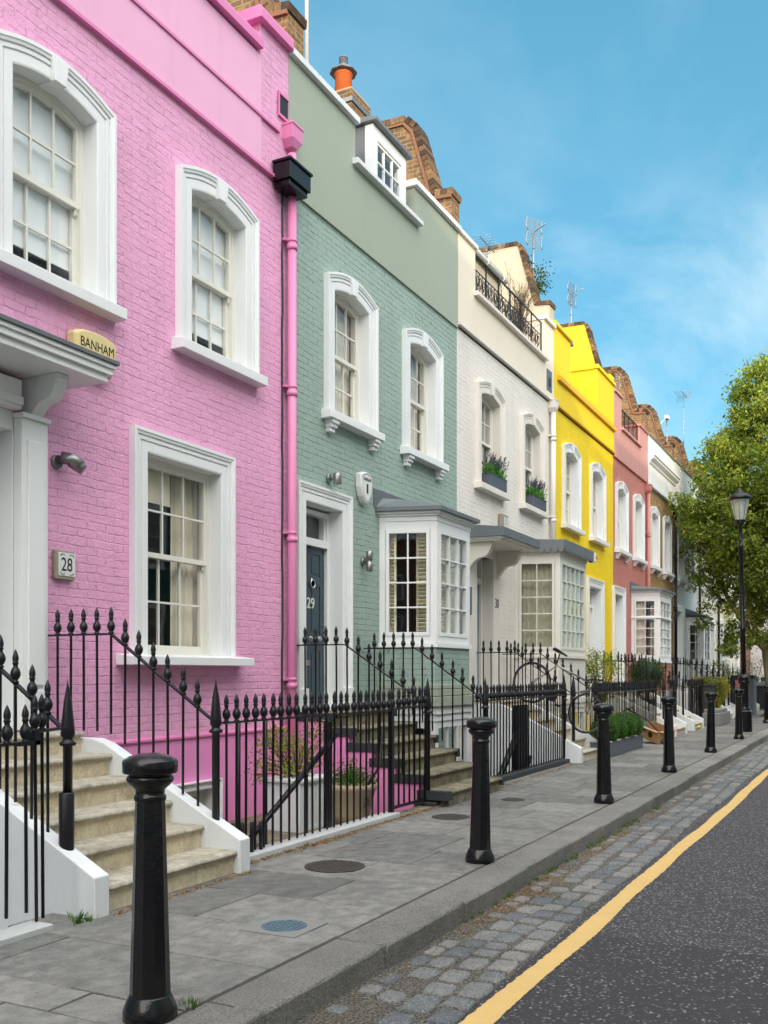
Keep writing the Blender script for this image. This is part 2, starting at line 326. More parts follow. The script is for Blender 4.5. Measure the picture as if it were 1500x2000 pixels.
# ------------------------------------------------------------------ mesh builder
class MB:
    def __init__(s): s.v = []; s.f = []; s.t = None; s.sm = []
    def face(s, pts, tint=None, smooth=False):
        i = len(s.v); s.v += [tuple(p) for p in pts]; s.f.append(tuple(range(i, i+len(pts))))
        s.sm.append(smooth)
        if tint is not None:
            if s.t is None: s.t = []
            s.t.append(tint)
        elif s.t is not None: s.t.append(.5)
    def grid(s, rings, close=False, caps=(False, False), smooth=False):
        n = len(rings[0]); b = len(s.v)
        for r in rings: s.v += [tuple(p) for p in r]
        for i in range(len(rings)-1):
            for j in range(n if close else n-1):
                a = b+i*n+j; c = b+i*n+(j+1) % n
                s.f.append((a, c, c+n, a+n)); s.sm.append(smooth)
                if s.t is not None: s.t.append(.5)
        for k, c in ((0, caps[0]), (len(rings)-1, caps[1])):
            if c:
                idx = [b+k*n+j for j in range(n)]
                s.f.append(tuple(idx[::-1] if k == 0 else idx)); s.sm.append(False)
                if s.t is not None: s.t.append(.5)
    def box(s, x0, x1, y0, y1, z0, z1, tint=None, T=None):
        p = [(x, y, z) for z in (z0, z1) for (x, y) in ((x0, y0), (x1, y0), (x1, y1), (x0, y1))]
        if T: p = [T(q) for q in p]
        i = len(s.v); s.v += p
        for q in ((0, 3, 2, 1), (4, 5, 6, 7), (0, 1, 5, 4), (1, 2, 6, 5), (2, 3, 7, 6), (3, 0, 4, 7)):
            s.f.append(tuple(i+k for k in q)); s.sm.append(False)
            if tint is not None:
                if s.t is None: s.t = []
                s.t.append(tint)
            elif s.t is not None: s.t.append(.5)
        return s
    def prism(s, poly, axis, a, b, T=None):
        """poly in the two other axes, extruded from a to b along axis"""
        def mk(p, c): return (c, p[0], p[1]) if axis == 'x' else ((p[0], c, p[1]) if axis == 'y' else (p[0], p[1], c))
        A = [mk(p, a) for p in poly]; B = [mk(p, b) for p in poly]
        if T: A = [T(q) for q in A]; B = [T(q) for q in B]
        n = len(poly); i = len(s.v); s.v += A+B
        s.f.append(tuple(range(i, i+n))); s.f.append(tuple(range(i+2*n-1, i+n-1, -1))); s.sm += [False, False]
        if s.t is not None: s.t += [.5, .5]
        for j in range(n):
            k = (j+1) % n
            s.f.append((i+j, i+n+j, i+n+k, i+k)); s.sm.append(False)
            if s.t is not None: s.t.append(.5)
        return s
    def tube(s, pts, r, n=8, cap=True, smooth=True):
        pts = [Vector(p) for p in pts]; rs = r if isinstance(r, (list, tuple)) else [r]*len(pts)
        rings = []; up = None
        for i, p in enumerate(pts):
            d = (pts[min(i+1, len(pts)-1)]-pts[max(i-1, 0)]).normalized()
            if up is None:
                up = Vector((0, 0, 1)) if abs(d.z) < .9 else Vector((1, 0, 0))
            a = d.cross(up).normalized(); bb = a.cross(d).normalized(); up = bb
            rings.append([p+a*(rs[i]*cos(2*pi*k/n))+bb*(rs[i]*sin(2*pi*k/n)) for k in range(n)])
        s.grid(rings, True, (cap, cap), smooth)
        return s
    def lathe(s, prof, o=(0, 0, 0), n=16, axis='z', smooth=True, sx=1, sy=1):
        rings = []
        for r, z in prof:
            ring = []
            for k in range(n):
                a = 2*pi*(k+.5)/n; x, y = r*cos(a)*sx, r*sin(a)*sy
                q = (x, y, z) if axis == 'z' else ((x, z, y) if axis == 'y' else (z, x, y))
                ring.append((o[0]+q[0], o[1]+q[1], o[2]+q[2]))
            rings.append(ring)
        s.grid(rings, True, (prof[0][0] > 1e-4, prof[-1][0] > 1e-4), smooth)
        return s
    def leaves(s, n, pos, size, rnd, flat=0, tint=None):
        """n little folded leaves; pos() gives a point"""
        if s.t is None: s.t = [.5]*len(s.f)
        for _ in range(n):
            p = Vector(pos()); l = size*rnd.uniform(.6, 1.3); w = l*rnd.uniform(.35, .5)
            d = Vector((rnd.gauss(0, 1), rnd.gauss(0, 1), rnd.gauss(0, 1)*(1-flat))).normalized()
            e = d.cross(Vector((rnd.gauss(0, 1), rnd.gauss(0, 1), rnd.gauss(0, 1)))).normalized()
            nn = d.cross(e)*.15*l
            t = tint(p) if tint else rnd.random()
            i = len(s.v)
            s.v += [tuple(p-d*l*.5), tuple(p+e*w*.5+nn), tuple(p+d*l*.5), tuple(p-e*w*.5+nn)]
            s.f.append((i, i+1, i+2, i+3)); s.sm.append(False); s.t.append(min(1, max(0, t)))
        return s
    def shift(s, dx, dy, dz):
        s.v = [(x+dx, y+dy, z+dz) for x, y, z in s.v]; return s
    def mesh(s, name, mat):
        me = bpy.data.meshes.new(name); me.from_pydata(s.v, [], s.f); me.materials.append(mat)
        me.polygons.foreach_set('use_smooth', s.sm)
        if s.t is not None:
            a = me.attributes.new('tint', 'FLOAT', 'FACE'); a.data.foreach_set('value', s.t)
        me.update(); return me
    def build(s, name, mat, parent=None, bevel=0, loc=None, fix=True):
        if isinstance(mat, str): mat = M[mat]
        me = s.mesh(name, mat)
        if fix:
            import bmesh
            bm = bmesh.new(); bm.from_mesh(me); bmesh.ops.recalc_face_normals(bm, faces=bm.faces); bm.to_mesh(me); bm.free()
        o = bpy.data.objects.new(name, me); COL.objects.link(o)
        if parent is not None: o.parent = parent
        if loc: o.location = loc
        if bevel:
            md = o.modifiers.new('bevel', 'BEVEL'); md.width = bevel; md.segments = 2; md.limit_method = 'ANGLE'; md.angle_limit = radians(40)
            md.use_clamp_overlap = True
        return o

def tag(o, label=None, cat=None, group=None, kind=None):
    if label: o['label'] = label
    if cat: o['category'] = cat
    if group: o['group'] = group
    if kind: o['kind'] = kind
    return o
def empty(name, loc, label, cat, group=None, rz=0):
    o = bpy.data.objects.new(name, None); COL.objects.link(o); o.location = loc; o.rotation_euler = (0, 0, rz)
    o.empty_display_size = .2
    return tag(o, label, cat, group)
def part(name, me, parent, loc=(0, 0, 0), rot=(0, 0, 0), scale=None):
    o = bpy.data.objects.new(name, me); COL.objects.link(o); o.parent = parent; o.location = loc; o.rotation_euler = rot
    if scale: o.scale = scale
    return o
def text(name, body, size, mat, parent, loc, rot=(pi/2, 0, 0), ext=.002, sx=1, align='CENTER', top=False, label=None):
    cu = bpy.data.curves.new(name, 'FONT'); cu.body = body; cu.size = size; cu.extrude = ext; cu.align_x = align; cu.align_y = 'CENTER'
    cu.materials.append(M[mat] if isinstance(mat, str) else mat)
    tmp = bpy.data.objects.new(name, cu); me = bpy.data.meshes.new_from_object(tmp); bpy.data.objects.remove(tmp); bpy.data.curves.remove(cu)
    o = bpy.data.objects.new(name, me); COL.objects.link(o); o.parent = parent; o.location = loc; o.rotation_euler = rot; o.scale = (sx, 1, 1)
    return o
# ------------------------------------------------------------------ house pieces (house-local: x along the street, y=0 the facade, -y towards the road)
def rect_wall(mb, x0, x1, z0, z1, holes, y=0., y1=None):
    """a sheet with rectangular openings"""
    xs = sorted({x0, x1, *[min(max(v, x0), x1) for h in holes for v in h[:2]]})
    zs = sorted({z0, z1, *[min(max(v, z0), z1) for h in holes for v in h[2:]]})
    for i in range(len(xs)-1):
        run = None
        for k in range(len(zs)-1):
            cx, cz = (xs[i]+xs[i+1])/2, (zs[k]+zs[k+1])/2
            if any(h[0] < cx < h[1] and h[2] < cz < h[3] for h in holes): continue
            mb.face([(xs[i], y, zs[k]), (xs[i+1], y, zs[k]), (xs[i+1], y, zs[k+1]), (xs[i], y, zs[k+1])])
def sweep(mb, path, prof, T=None, close_ends=True):
    """path: list of (x,z); prof: list of (outward u, proud v)"""
    n = len(path); nrm = []
    for i in range(n-1):
        dx, dz = path[i+1][0]-path[i][0], path[i+1][1]-path[i][1]; L = hypot(dx, dz)
        nrm.append((-dz/L, dx/L))
    rings = []
    for i in range(n):
        a = nrm[max(0, i-1)]; b = nrm[min(n-2, i)]
        d = 1+a[0]*b[0]+a[1]*b[1]; m = ((a[0]+b[0])/d, (a[1]+b[1])/d)
        rings.append([(path[i][0]+m[0]*u, -v, path[i][1]+m[1]*u) for u, v in prof])
    if T: rings = [[T(q) for q in r] for r in rings]
    mb.grid(rings)
PROF = [(0, -.20), (0, .040), (.012, .045), (.075, .045), (.078, .036), (.086, .036), (.089, .052), (.112, .052), (.115, .044), (.121, .044), (.124, .062), (.14, .066), (.148, .075), (.172, .075), (.172, 0)]
PROF_LO = [(0, -.20), (0, .045), (.11, .045), (.115, .065), (.172, .065), (.172, 0)]
def opening_path(xl, xr, zs, zh, rise, n=14):
    p = [(xl, zs), (xl, zh)]
    if rise > 0:
        w = xr-xl
        p += [(xl+w*k/n, zh+rise*(1-(2*k/n-1)**2)) for k in range(1, n)]
    return p+[(xr, zh), (xr, zs)]
def curtain_mesh(mb, x0, x1, z0, z1, y, amp=.03, wl=.09, seed=0):
    r = random.Random(seed); n = max(4, int((x1-x0)/wl*6)); ph = r.random()*6
    cols = []
    for i in range(n+1):
        x = x0+(x1-x0)*i/n; a = sin(2*pi*(x/wl)+ph+.8*sin(x*9+ph))*amp
        cols.append([(x, y+a, z0), (x+.01*sin(i), y+a*.9, (z0+z1)/2), (x, y+a*.7, z1)])
    mb.grid(cols, smooth=True)
def window(root, xc, zs, zh, w, rise=.13, cols=3, rows=2, trim='white', sash='offwhite', aw=1., key=True, sill='plain',
           sillh=.12, sillx=.11, sillp=.15, fill=None, lod=0, seed=0, surround=True):
    xl, xr = xc-w/2, xc+w/2; zm = (zs+zh+rise*.5)/2
    arch = lambda x: zh+rise*(1-(2*(x-xc)/w)**2)
    mb = MB(); path = opening_path(xl, xr, zs, zh, rise, 14 if lod == 0 else 6)
    prof = PROF if lod == 0 else PROF_LO
    sweep(mb, path, [(u*aw, v) for u, v in prof])
    part0 = mb.build('window', trim, root)
    if key and rise > 0:
        k = MB(); zt = arch(xc); s0, s1 = .065, .095
        k.prism([(xc-s0, zt-.012), (xc+s0, zt-.012), (xc+s1, zt+.205), (xc-s1, zt+.205)], 'y', -.088, .165)
        k.build('keystone', trim, part0, bevel=.004 if lod == 0 else 0)
    # sill
    s = MB(); so = .172*aw+sillx
    s.prism([(.05, zs+.008), (-.02, zs+.004), (-sillp, zs-.016), (-sillp, zs-sillh), (-.03, zs-sillh-.003), (.05, zs-sillh)], 'x', xl-so, xr+so)
    s.box(xl, xr, .05, .20, zs-.02, zs+.008)
    if sill == 'corbel':
        for cx in (xl-so+.17, xr+so-.17):
            for a, (d, hh) in enumerate(((.13, .05), (.105, .10), (.075, .155))):
                s.box(cx-.085+a*.012, cx+.085-a*.012, -d, -.001, zs-sillh-hh, zs-sillh-(hh-.052 if a else .0))
    s.build('sill', trim, part0, bevel=.006 if lod == 0 else 0)
    # sashes
    f = MB(); g = MB(); fr = .045; st = .045; mu = .020
    f.box(xl, xl+fr, .115, .23, zs, zh); f.box(xr-fr, xr, .115, .23, zs, zh)
    f.box(xl+fr, xr-fr, .115, .23, zs, zs+.03)
    N = 10 if rise > 0 else 1
    def archstrip(y0, y1, t0, t1):
        for i in range(N):
            a, b = xl+w*i/N, xl+w*(i+1)/N
            f.prism([(a, arch(a)-t0), (b, arch(b)-t0), (b, arch(b)-t1), (a, arch(a)-t1)], 'y', y0, y1)
    archstrip(.112, .228, .0, fr)
    def sashgrid(y0, y1, za, zb, top):
        x0, x1 = xl+fr, xr-fr
        f.box(x0, x0+st, y0, y1, za, (arch(x0+st/2)-fr if top else zb)); f.box(x1-st, x1, y0, y1, za, (arch(x1-st/2)-fr if top else zb))
        f.box(x0+st, x1-st, y0, y1, za, za+(.05 if top else .075))
        if top: archstrip(y0+.001, y1-.001, fr, fr+st)
        else: f.box(x0+st, x1-st, y0, y1, zb-.045, zb)
        ya, yb = y0+.006, y1-.006
        for c in range(1, cols):
            x = x0+st+(x1-x0-2*st)*c/cols
            f.box(x-mu/2, x+mu/2, ya, yb, za+.045, (arch(x)-fr-.02 if top else zb-.04))
        lo, hi = za+(.05 if top else .075), (zh+rise*.55-fr-st if top else zb-.045)
        for r_ in range(1, rows):
            z = lo+(hi-lo)*r_/rows
            f.box(x0+st, x1-st, ya+.001, yb-.001, z-mu/2, z+mu/2)
        ym = (y0+y1)/2
        if top:
            g.face([(xl+w*k/N, ym, za) for k in range(N+1)]+[(xl+w*k/N, ym, arch(xl+w*k/N)-.01) for k in range(N, -1, -1)])
        else: g.face([(x0, ym, za), (x1, ym, za), (x1, ym, zb), (x0, ym, zb)])
    sashgrid(.125, .165, zm, None, True); sashgrid(.172, .212, zs+.03, zm+.045, False)
    # sash horns
    if lod == 0:
        for x in (xl+fr, xr-fr-st): f.prism([(.127, zm), (.163, zm), (.163, zm-.07), (.145, zm-.05), (.142, zm-.02)], 'x', x+.002, x+st-.002)
    f.build('sash_frame', sash, part0); g.build('pane', 'glass', part0, fix=False)
    for spec in (fill or []):
        kind, a, b, lo, hi, mat = spec; c = MB()
        X0, X1 = xl+w*a, xl+w*b; Z0, Z1 = zs+(zh+rise-zs)*lo, zs+(zh+rise-zs)*hi
        if kind == 'curtain': curtain_mesh(c, X0, X1, Z0, Z1, .30, seed=seed); c.build('curtain', mat, part0, fix=False)
        else: c.box(X0, X1, .222, .226, Z0, Z1); c.box(X0, X1, .218, .23, Z0-.02, Z0); c.build('blind', mat, part0)
    return part0, (xl-.03*aw, xr+.03*aw, zs-.02, zh+max(rise, 0)+.02 if rise > 0 else zh+.03)
def doorway(root, xl, xr, zs, zh, door='door_blue', trim='white', leafx=None, zd=None, lod=0, plain=False, panels='six', surround=True, aw=1.28):
    """surround with deep reveals, six-panel door, glazed fanlight over a transom"""
    if surround:
        mb = MB(); sweep(mb, opening_path(xl, xr, zs, zh, 0), [(u*aw, v-.06 if v < -.1 else v) for u, v in (PROF if lod == 0 else PROF_LO)]); mb.build('door_surround', trim, root)
        if lod == 0:
            pl = MB()
            for a, b in ((xl-.176*aw, xl+.002), (xr-.002, xr+.176*aw)): pl.box(a, b, -.082, -.001, zs-.0, zs+.28)
            pl.build('plinth_block', trim, root, bevel=.004)
    zd = zd or zs+(zh-zs)*.80; fr = .07; zc = zd
    f = MB()
    f.box(xl, xl+fr, .16, .28, zs, zh-.03); f.box(xr-fr, xr, .16, .28, zs, zh-.03); f.box(xl+fr, xr-fr, .16, .28, zh-.09, zh-.03)
    f.box(xl+fr, xr-fr, .14, .28, zc+.004, zc+.10); f.box(xl, xr, -.02, .5, zs-.02, zs+.006)
    f.box(xl+fr, xl+fr+.03, .19, .27, zc+.10, zh-.09); f.box(xr-fr-.03, xr-fr, .19, .27, zc+.10, zh-.09)
    fo = f.build('door_frame', trim, root)
    g = MB(); g.face([(xl+fr, .23, zc+.1), (xr-fr, .23, zc+.1), (xr-fr, .23, zh-.09), (xl+fr, .23, zh-.09)]); g.build('fanlight', 'glass', root, fix=False)
    d = MB(); a, b = xl+fr+.003, xr-fr-.003; y0 = .202; z0 = zs+.012; z1 = zc
    W = b-a; H = z1-z0
    d.box(a, b, y0+.012, y0+.05, z0, z1)
    # stiles and rails proud of the sunk field, raised panels inside
    xs = [a, a+.1*W+.03, a+W/2-.05, a+W/2+.05, b-.1*W-.03, b]
    for p, q in ((xs[0], xs[1]), (xs[2], xs[3]), (xs[4], xs[5])): d.box(p, q, y0, y0+.02, z0, z1)
    rz = [0, .10, .36, .46, .76, .82, .955, 1.0] if panels == 'six' else [0, .1, .45, .52, .95, 1.]
    for k in range(0, len(rz)-1, 2):
        for p, q in ((xs[1], xs[2]), (xs[3], xs[4])): d.box(p, q, y0+.001, y0+.021, z0+H*rz[k], z0+H*rz[k+1])
    for k in range(1, len(rz)-1, 2):
        for p, q in ((xs[1], xs[2]), (xs[3], xs[4])):
            d.box(p+.03, q-.03, y0+.004, y0+.015, z0+H*rz[k]+.035, z0+H*rz[k+1]-.035)
    return d.build('door', door, root, bevel=.003 if lod == 0 else 0)
def facet(A, B):
    """frame on the plan line A->B : u along it, v outward, z up"""
    ax, ay = A; bx, by = B; L = hypot(bx-ax, by-ay); ux, uy = (bx-ax)/L, (by-ay)/L; nx, ny = uy, -ux
    return (lambda q: (ax+ux*q[0]+nx*q[1], ay+uy*q[0]+ny*q[1], q[2])), L
def bay_window(root, plan, zs, zh, cols, rows, trim='white', sash='white', base=None, zbase=.95, roofmat='lead', transom=None, scallop=False,
               shutters=True, lod=0, name_roof='bay_roof', fill=None, basement=False, ledge='white', roofh=.16):
    """plan: wall contact, front corner, front corner, wall contact"""
    f = MB(); g = MB(); sh = MB(); bs = MB(); ld = MB(); bf = MB(); bg = MB(); sk = MB()
    pts = plan
    for k in range(3):
        A, B = pts[k], pts[k+1]; T0, L = facet(A, B)
        T = lambda q, T0=T0: T0((q[0], q[1], q[2]))
        cs = cols[k]; post = .085; st = .05; mu = .022
        f.box(-.0, post, -.08, .012, zs, zh, T=T); f.box(L-post, L, -.08, .012, zs, zh, T=T)
        f.box(post, L-post, -.08, .008, zs, zs+.10, T=T); f.box(post, L-post, -.08, .008, zh-.12, zh, T=T)
        x0, x1 = post, L-post; a, b = x0+.006, x1-.006
        f.box(a, a+st, -.055, .018, zs+.1, zh-.12, T=T); f.box(b-st, b, -.055, .018, zs+.1, zh-.12, T=T)
        f.box(a+st, b-st, -.055, .018, zs+.1, zs+.155, T=T); f.box(a+st, b-st, -.055, .018, zh-.17, zh-.12, T=T)
        gx0, gx1, gz0, gz1 = a+st, b-st, zs+.155, zh-.17
        for c in range(1, cs): x = gx0+(gx1-gx0)*c/cs; f.box(x-mu/2, x+mu/2, -.045, .010, gz0, gz1, T=T)
        if transom:
            zt = zs+(zh-zs)*transom; f.box(post, L-post, -.075, .02, zt-.05, zt+.05, T=T); f.box(-.02, L+.02, -.0, .045, zt-.018, zt+.018, T=T)
            zl = [gz0+(zt-.05-gz0)*r/rows for r in range(1, rows)]+[(zt+.05+gz1)/2]
        else: zl = [gz0+(gz1-gz0)*r/rows for r in range(1, rows)]
        for z in zl: f.box(gx0, gx1, -.044, .009, z-mu/2, z+mu/2, T=T)
        g.face([T((gx0, -.02, gz0)), T((gx1, -.02, gz0)), T((gx1, -.02, gz1)), T((gx0, -.02, gz1))])
        if shutters == 'louvre' and k < 2:
            spans = ((gx0-.02, gx0+(gx1-gx0)*.16), (gx0+(gx1-gx0)*.70, gx1+.04)) if k == 0 else ((gx0, gx0+(gx1-gx0)*.66),)
            for (p, q) in spans:
                for x_ in (p, q-.03, (p+q)/2 if q-p > .3 else p): sh.box(x_, x_+.03, -.13, -.10, zs+.1, zh-.13, T=T)
                n = int((zh-zs-.3)/.055)
                for i in range(n):
                    z = zs+.15+i*.055
                    if abs(z-(zs+zh)/2) < .04: sh.box(p, q, -.13, -.10, z-.03, z+.03, T=T); continue
                    sh.prism([(-.14, z), (-.09, z+.040), (-.085, z+.034), (-.135, z-.006)], 'x', p+.03, q-.03, T=T)
        if fill and k < 2:
            for (p, q, lo, hi, mat) in fill:
                c = MB(); n = 26; colsx = []
                for i in range(n+1):
                    x = gx0+(gx1-gx0)*(p+(q-p)*i/n); aa = sin(i*1.55)*.018
                    colsx.append([T((x, -.15+aa, gz0+(gz1-gz0)*lo)), T((x, -.15+aa, gz0+(gz1-gz0)*hi))])
                c.grid(colsx, smooth=True); fill_m.setdefault(mat, MB()); fill_m[mat].grid(colsx, smooth=True)
        # base below the sill
        if base:
            bs.face([T((0, 0, zbase)), T((L, 0, zbase)), T((L, 0, zs)), T((0, 0, zs))])
        ld.box(-.03, L+.03, -.02, .035, zs-.06, zs, T=T)
        if basement:
            sk.box(-.05, L+.05, -.02, .045, zbase-.10, zbase-.0, T=T); sk.box(-.02, L+.02, -.02, .02, zbase-.2, zbase-.1, T=T)
            zb0, zb1 = -1.2, zbase-.2
            bf.box(0, .08, -.08, .0, zb0, zb1, T=T); bf.box(L-.08, L, -.08, .0, zb0, zb1, T=T); bf.box(.08, L-.08, -.08, .0, zb1-.1, zb1, T=T)
            for c in range(1, max(2, cs)): x = .08+(L-.16)*c/max(2, cs); bf.box(x-.012, x+.012, -.05, -.01, zb0, zb1-.1, T=T)
            for z in (zb0+.3, zb0+.75, zb0+1.15): bf.box(.08, L-.08, -.05, -.012, z-.012, z+.012, T=T)
            bg.face([T((.08, -.03, zb0)), T((L-.08, -.03, zb0)), T((L-.08, -.03, zb1)), T((.08, -.03, zb1))])
    bw = f.build('bay_window', sash, root, bevel=.003 if lod == 0 else 0)
    g.build('pane', 'glass', bw, fix=False)
    if sh.v: sh.build('shutter', 'shutter', bw)
    for mat, c in list(fill_m.items()): c.build('curtain', mat, bw, fix=False)
    fill_m.clear()
    if base: bs.build('brick_apron', base, bw)
    ld.build('ledge', ledge, bw)
    if basement: sk.build('skirting', ledge, bw); bf.build('basement_sash', trim, bw); bg.build('basement_pane', 'glass', bw, fix=False)
    # cornice and roof: offset outline
    def outline(o):
        (x0, y0), (x1, y1), (x2, y2), (x3, y3) = pts
        return [(x0-o*1.05, 0), (x1-o*.9, y1-o), (x2+o*.9, y2-o), (x3+o*1.05, 0)]
    def ring(mb, o, z0, z1): mb.prism(outline(o), 'z', z0, z1)
    c = MB(); ring(c, .02, zh, zh+.07); ring(c, .05, zh+.07, zh+.10); ring(c, .085, zh+.10, zh+.135)
    c.build('cornice', trim, bw, bevel=.004 if lod == 0 else 0)
    r = MB(); lo = outline(.135); up = [(p[0]*.5+(.5*(pts[0][0]+pts[3][0])/2)+(p[0]-(pts[0][0]+pts[3][0])/2)*.30, -.0 if i in (0, 3) else p[1]*.22) for i, p in enumerate(lo)]
    z0, z1 = zh+.135, zh+.135+(.055 if not scallop else .13)
    A = [(x, y, z0) for x, y in lo]; B = [(x, y, z1) for x, y in lo]; Cc = [(x, y, z1+roofh) for x, y in up]
    n = 4
    for j in range(3): r.face([A[j], A[j+1], B[j+1], B[j]]); r.face([B[j], B[j+1], Cc[j+1], Cc[j]])
    r.face(A[::-1]); r.face(Cc)
    # flashing turned up against the wall
    r.box(lo[0][0]-.05, lo[3][0]+.05, -.012, -.002, z1, z1+roofh+.10)
    if scallop:
        for k in range(3):
            T0, L = facet(lo[k], lo[k+1]); m = max(3, int(L/.115)); w_ = L/m
            r.box(0, L, .004, .014, z0-.02, z1+.01, T=T0)
            for i in range(m):
                pl = [(w_*(i+.5)+w_*.46*cos(t), z0-.02-.075*sin(t)) for t in [pi*q/6 for q in range(7)]]
                r.prism(pl, 'y', .004, .014, T=T0)
    r.build(name_roof, roofmat, bw)
    return bw
fill_m = {}
def canopy(root, x0, x1, z0, proj, trim, brk=(), mat='lead', h=.14, bz=.36, leadh=.035):
    c = MB(); c.box(x0, x1, -proj, -.002, z0, z0+h*.4); c.box(x0-.03, x1+.03, -proj-.03, -.003, z0+h*.4, z0+h*.75); c.box(x0-.05, x1+.05, -proj-.05, -.004, z0+h*.75, z0+h)
    o = c.build('canopy', trim, root, bevel=.005)
    r = MB(); r.prism([(-proj-.07, z0+h), (-proj-.07, z0+h+leadh), (-.002, z0+h+leadh+.10), (-.002, z0+h)], 'x', x0-.07, x1+.07); r.build('lead_cover', mat, o, bevel=.004)
    for xb in brk:
        b = MB(); prof = []
        # scrolled bracket: flat top under the canopy, S curve down to the wall
        top = proj*.72; bot = z0-bz
        prof = [(-.002, z0-.001), (-top, z0-.001), (-top, z0-.05)]
        for t in range(0, 11):
            a = t/10; y = -top+.02+(top-.10)*(a**1.3); z = z0-.06-(bz-.12)*(a+.14*sin(2*pi*a))
            prof.append((y, z))
        prof += [(-.085, bot+.03), (-.07, bot), (-.002, bot)]
        b.prism(prof, 'x', xb-.065, xb+.065); b.build('bracket', trim, o, bevel=.006)
    return o
def party_wall(root, x, mat, coping='brick_coping', t=(-.2, .17), dz=0):
    bev = .16 if mat == 'stock' else .03
    prof = [(.0, 8.7), (.0, 9.49+dz), (.30, 9.52+dz), (.34, 9.52+dz), (.70, 10.88-bev*.7+dz), (.70+bev, 10.92+dz), (3.2, 10.96+dz), (3.2, 8.7)]
    w = MB(); w.prism(prof, 'x', x+t[0], x+t[1]); o = w.build('party_wall', mat, root)
    rr = random.Random(int(x*10)); c = MB(); c.t = []
    line = [(-.03, 9.49+dz), (.30, 9.52+dz), None, (.34, 9.54+dz), (.70, 10.88-bev*.7+dz), (.70+bev, 10.92+dz), (3.2, 10.96+dz)]
    seg = [(line[i], line[i+1]) for i in range(len(line)-1) if line[i] and line[i+1]]
    for (a, b) in seg:
        L = hypot(b[0]-a[0], b[1]-a[1]); n = max(1, int(L/.088)); ux, uz = (b[0]-a[0])/L, (b[1]-a[1])/L
        for i in range(n):
            q0, q1 = L*i/n+.004, L*(i+1)/n-.004; hh = (.105 if mat == 'stock' else .085)+rr.uniform(-.003, .003); j = rr.uniform(-.004, .004)
            P = [(a[0]+ux*q0, a[1]+uz*q0), (a[0]+ux*q1, a[1]+uz*q1), (a[0]+ux*q1-uz*hh, a[1]+uz*q1+ux*hh), (a[0]+ux*q0-uz*hh, a[1]+uz*q0+ux*hh)]
            k0 = len(c.f); c.prism(P, 'x', x+t[0]-.025+j, x+t[1]+.025+j); tn = rr.random(); c.t[k0:] = [tn]*(len(c.f)-k0)
    c.build('gable_coping', coping, o)
    if mat == 'stock':
        c = MB(); c.prism([(-.012, 9.44+dz), (-.012, 9.488+dz), (.30, 9.518+dz), (.345, 9.53+dz), (.70, 10.85-bev*.7+dz), (.70+bev, 10.90+dz), (3.2, 10.94+dz), (3.2, 10.90+dz), (.72+bev, 10.86+dz), (.735, 10.80-bev*.7+dz), (.385, 9.48+dz), (.31, 9.46+dz)], 'x', x+t[0]-.038, x+t[0]-.002)
        c.build('drip_tiles', 'terracotta_old', o)
    return o
def drainpipe(root, x, z0, z1, mat, hopper=True, y=-.07, r=.052, cable=None, hz=None):
    p = MB(); p.lathe([(r, z0), (r, z1)], (x, y, 0), 12)
    z = z0+1.2
    while z < z1-.3:
        p.lathe([(r+.012, z-.03), (r+.012, z+.03)], (x, y, 0), 12); z += 1.75
    o = p.build('drainpipe', mat, root)
    b = MB(); z = z0+1.28
    while z < z1-.3:
        b.box(x-r-.05, x+r+.05, y+.02, -.001, z-.015, z+.015); b.lathe([(r+.006, z-.017), (r+.006, z+.017)], (x, y, 0), 12); z += 1.75
    b.build('pipe_bracket', mat, o)
    if hopper:
        h = MB(); hz = hz or z1
        rings = []
        for hw, d0, z in ((.055, .045, hz-.0), (.11, .08, hz+.09), (.115, .085, hz+.24), (.125, .095, hz+.245), (.125, .095, hz+.27)):
            rings.append([(x-hw, y-d0, z), (x+hw, y-d0, z), (x+hw, -.002, z), (x-hw, -.002, z)])
        h.grid(rings, True, (True, True)); h.build('hopper', mat, o, bevel=.006)
    if cable:
        c = MB(); rr = random.Random(4); c.tube([(x-r-.045+rr.uniform(-.008, .008), -.012, z0+.2+i*(z1-z0-.3)/40) for i in range(41)], .014, 6); c.build('cable', cable, o)
    return o
# ------------------------------------------------------------------ railings
def bar_profile(L, lod=0, spear=False):
    f = .225
    if spear: return [(.030, 0), (.030, L-.42), (.05, L-.415), (.055, L-.40), (.035, L-.385), (.03, L-.37), (.045, L-.35), (.042, L-.30), (.026, L-.14), (.0, L)]
    if lod == 0:
        return [(.0105, 0), (.0105, L-f), (.022, L-f+.004), (.024, L-f+.014), (.014, L-f+.02), (.024, L-f+.032), (.032, L-f+.05), (.034, L-f+.066), (.028, L-f+.088),
                (.015, L-f+.108), (.016, L-f+.124), (.022, L-f+.130), (.016, L-f+.138), (.021, L-f+.158), (.019, L-f+.178), (.010, L-f+.205), (.0, L)]
    return [(.0105, 0), (.0105, L-f), (.024, L-f+.01), (.014, L-f+.02), (.034, L-f+.062), (.015, L-f+.115), (.021, L-f+.155), (.0, L)]
BARS = {}
def bar_mesh(L, lod=0, spear=False):
    k = (round(L/.02), lod, spear)
    if k not in BARS:
        mb = MB(); mb.lathe(bar_profile(k[0]*.02, lod, spear), n=(10 if lod == 0 else 6)); BARS[k] = mb.mesh('post' if spear else 'baluster', M['black_rail'])
    return BARS[k], k[0]*.02
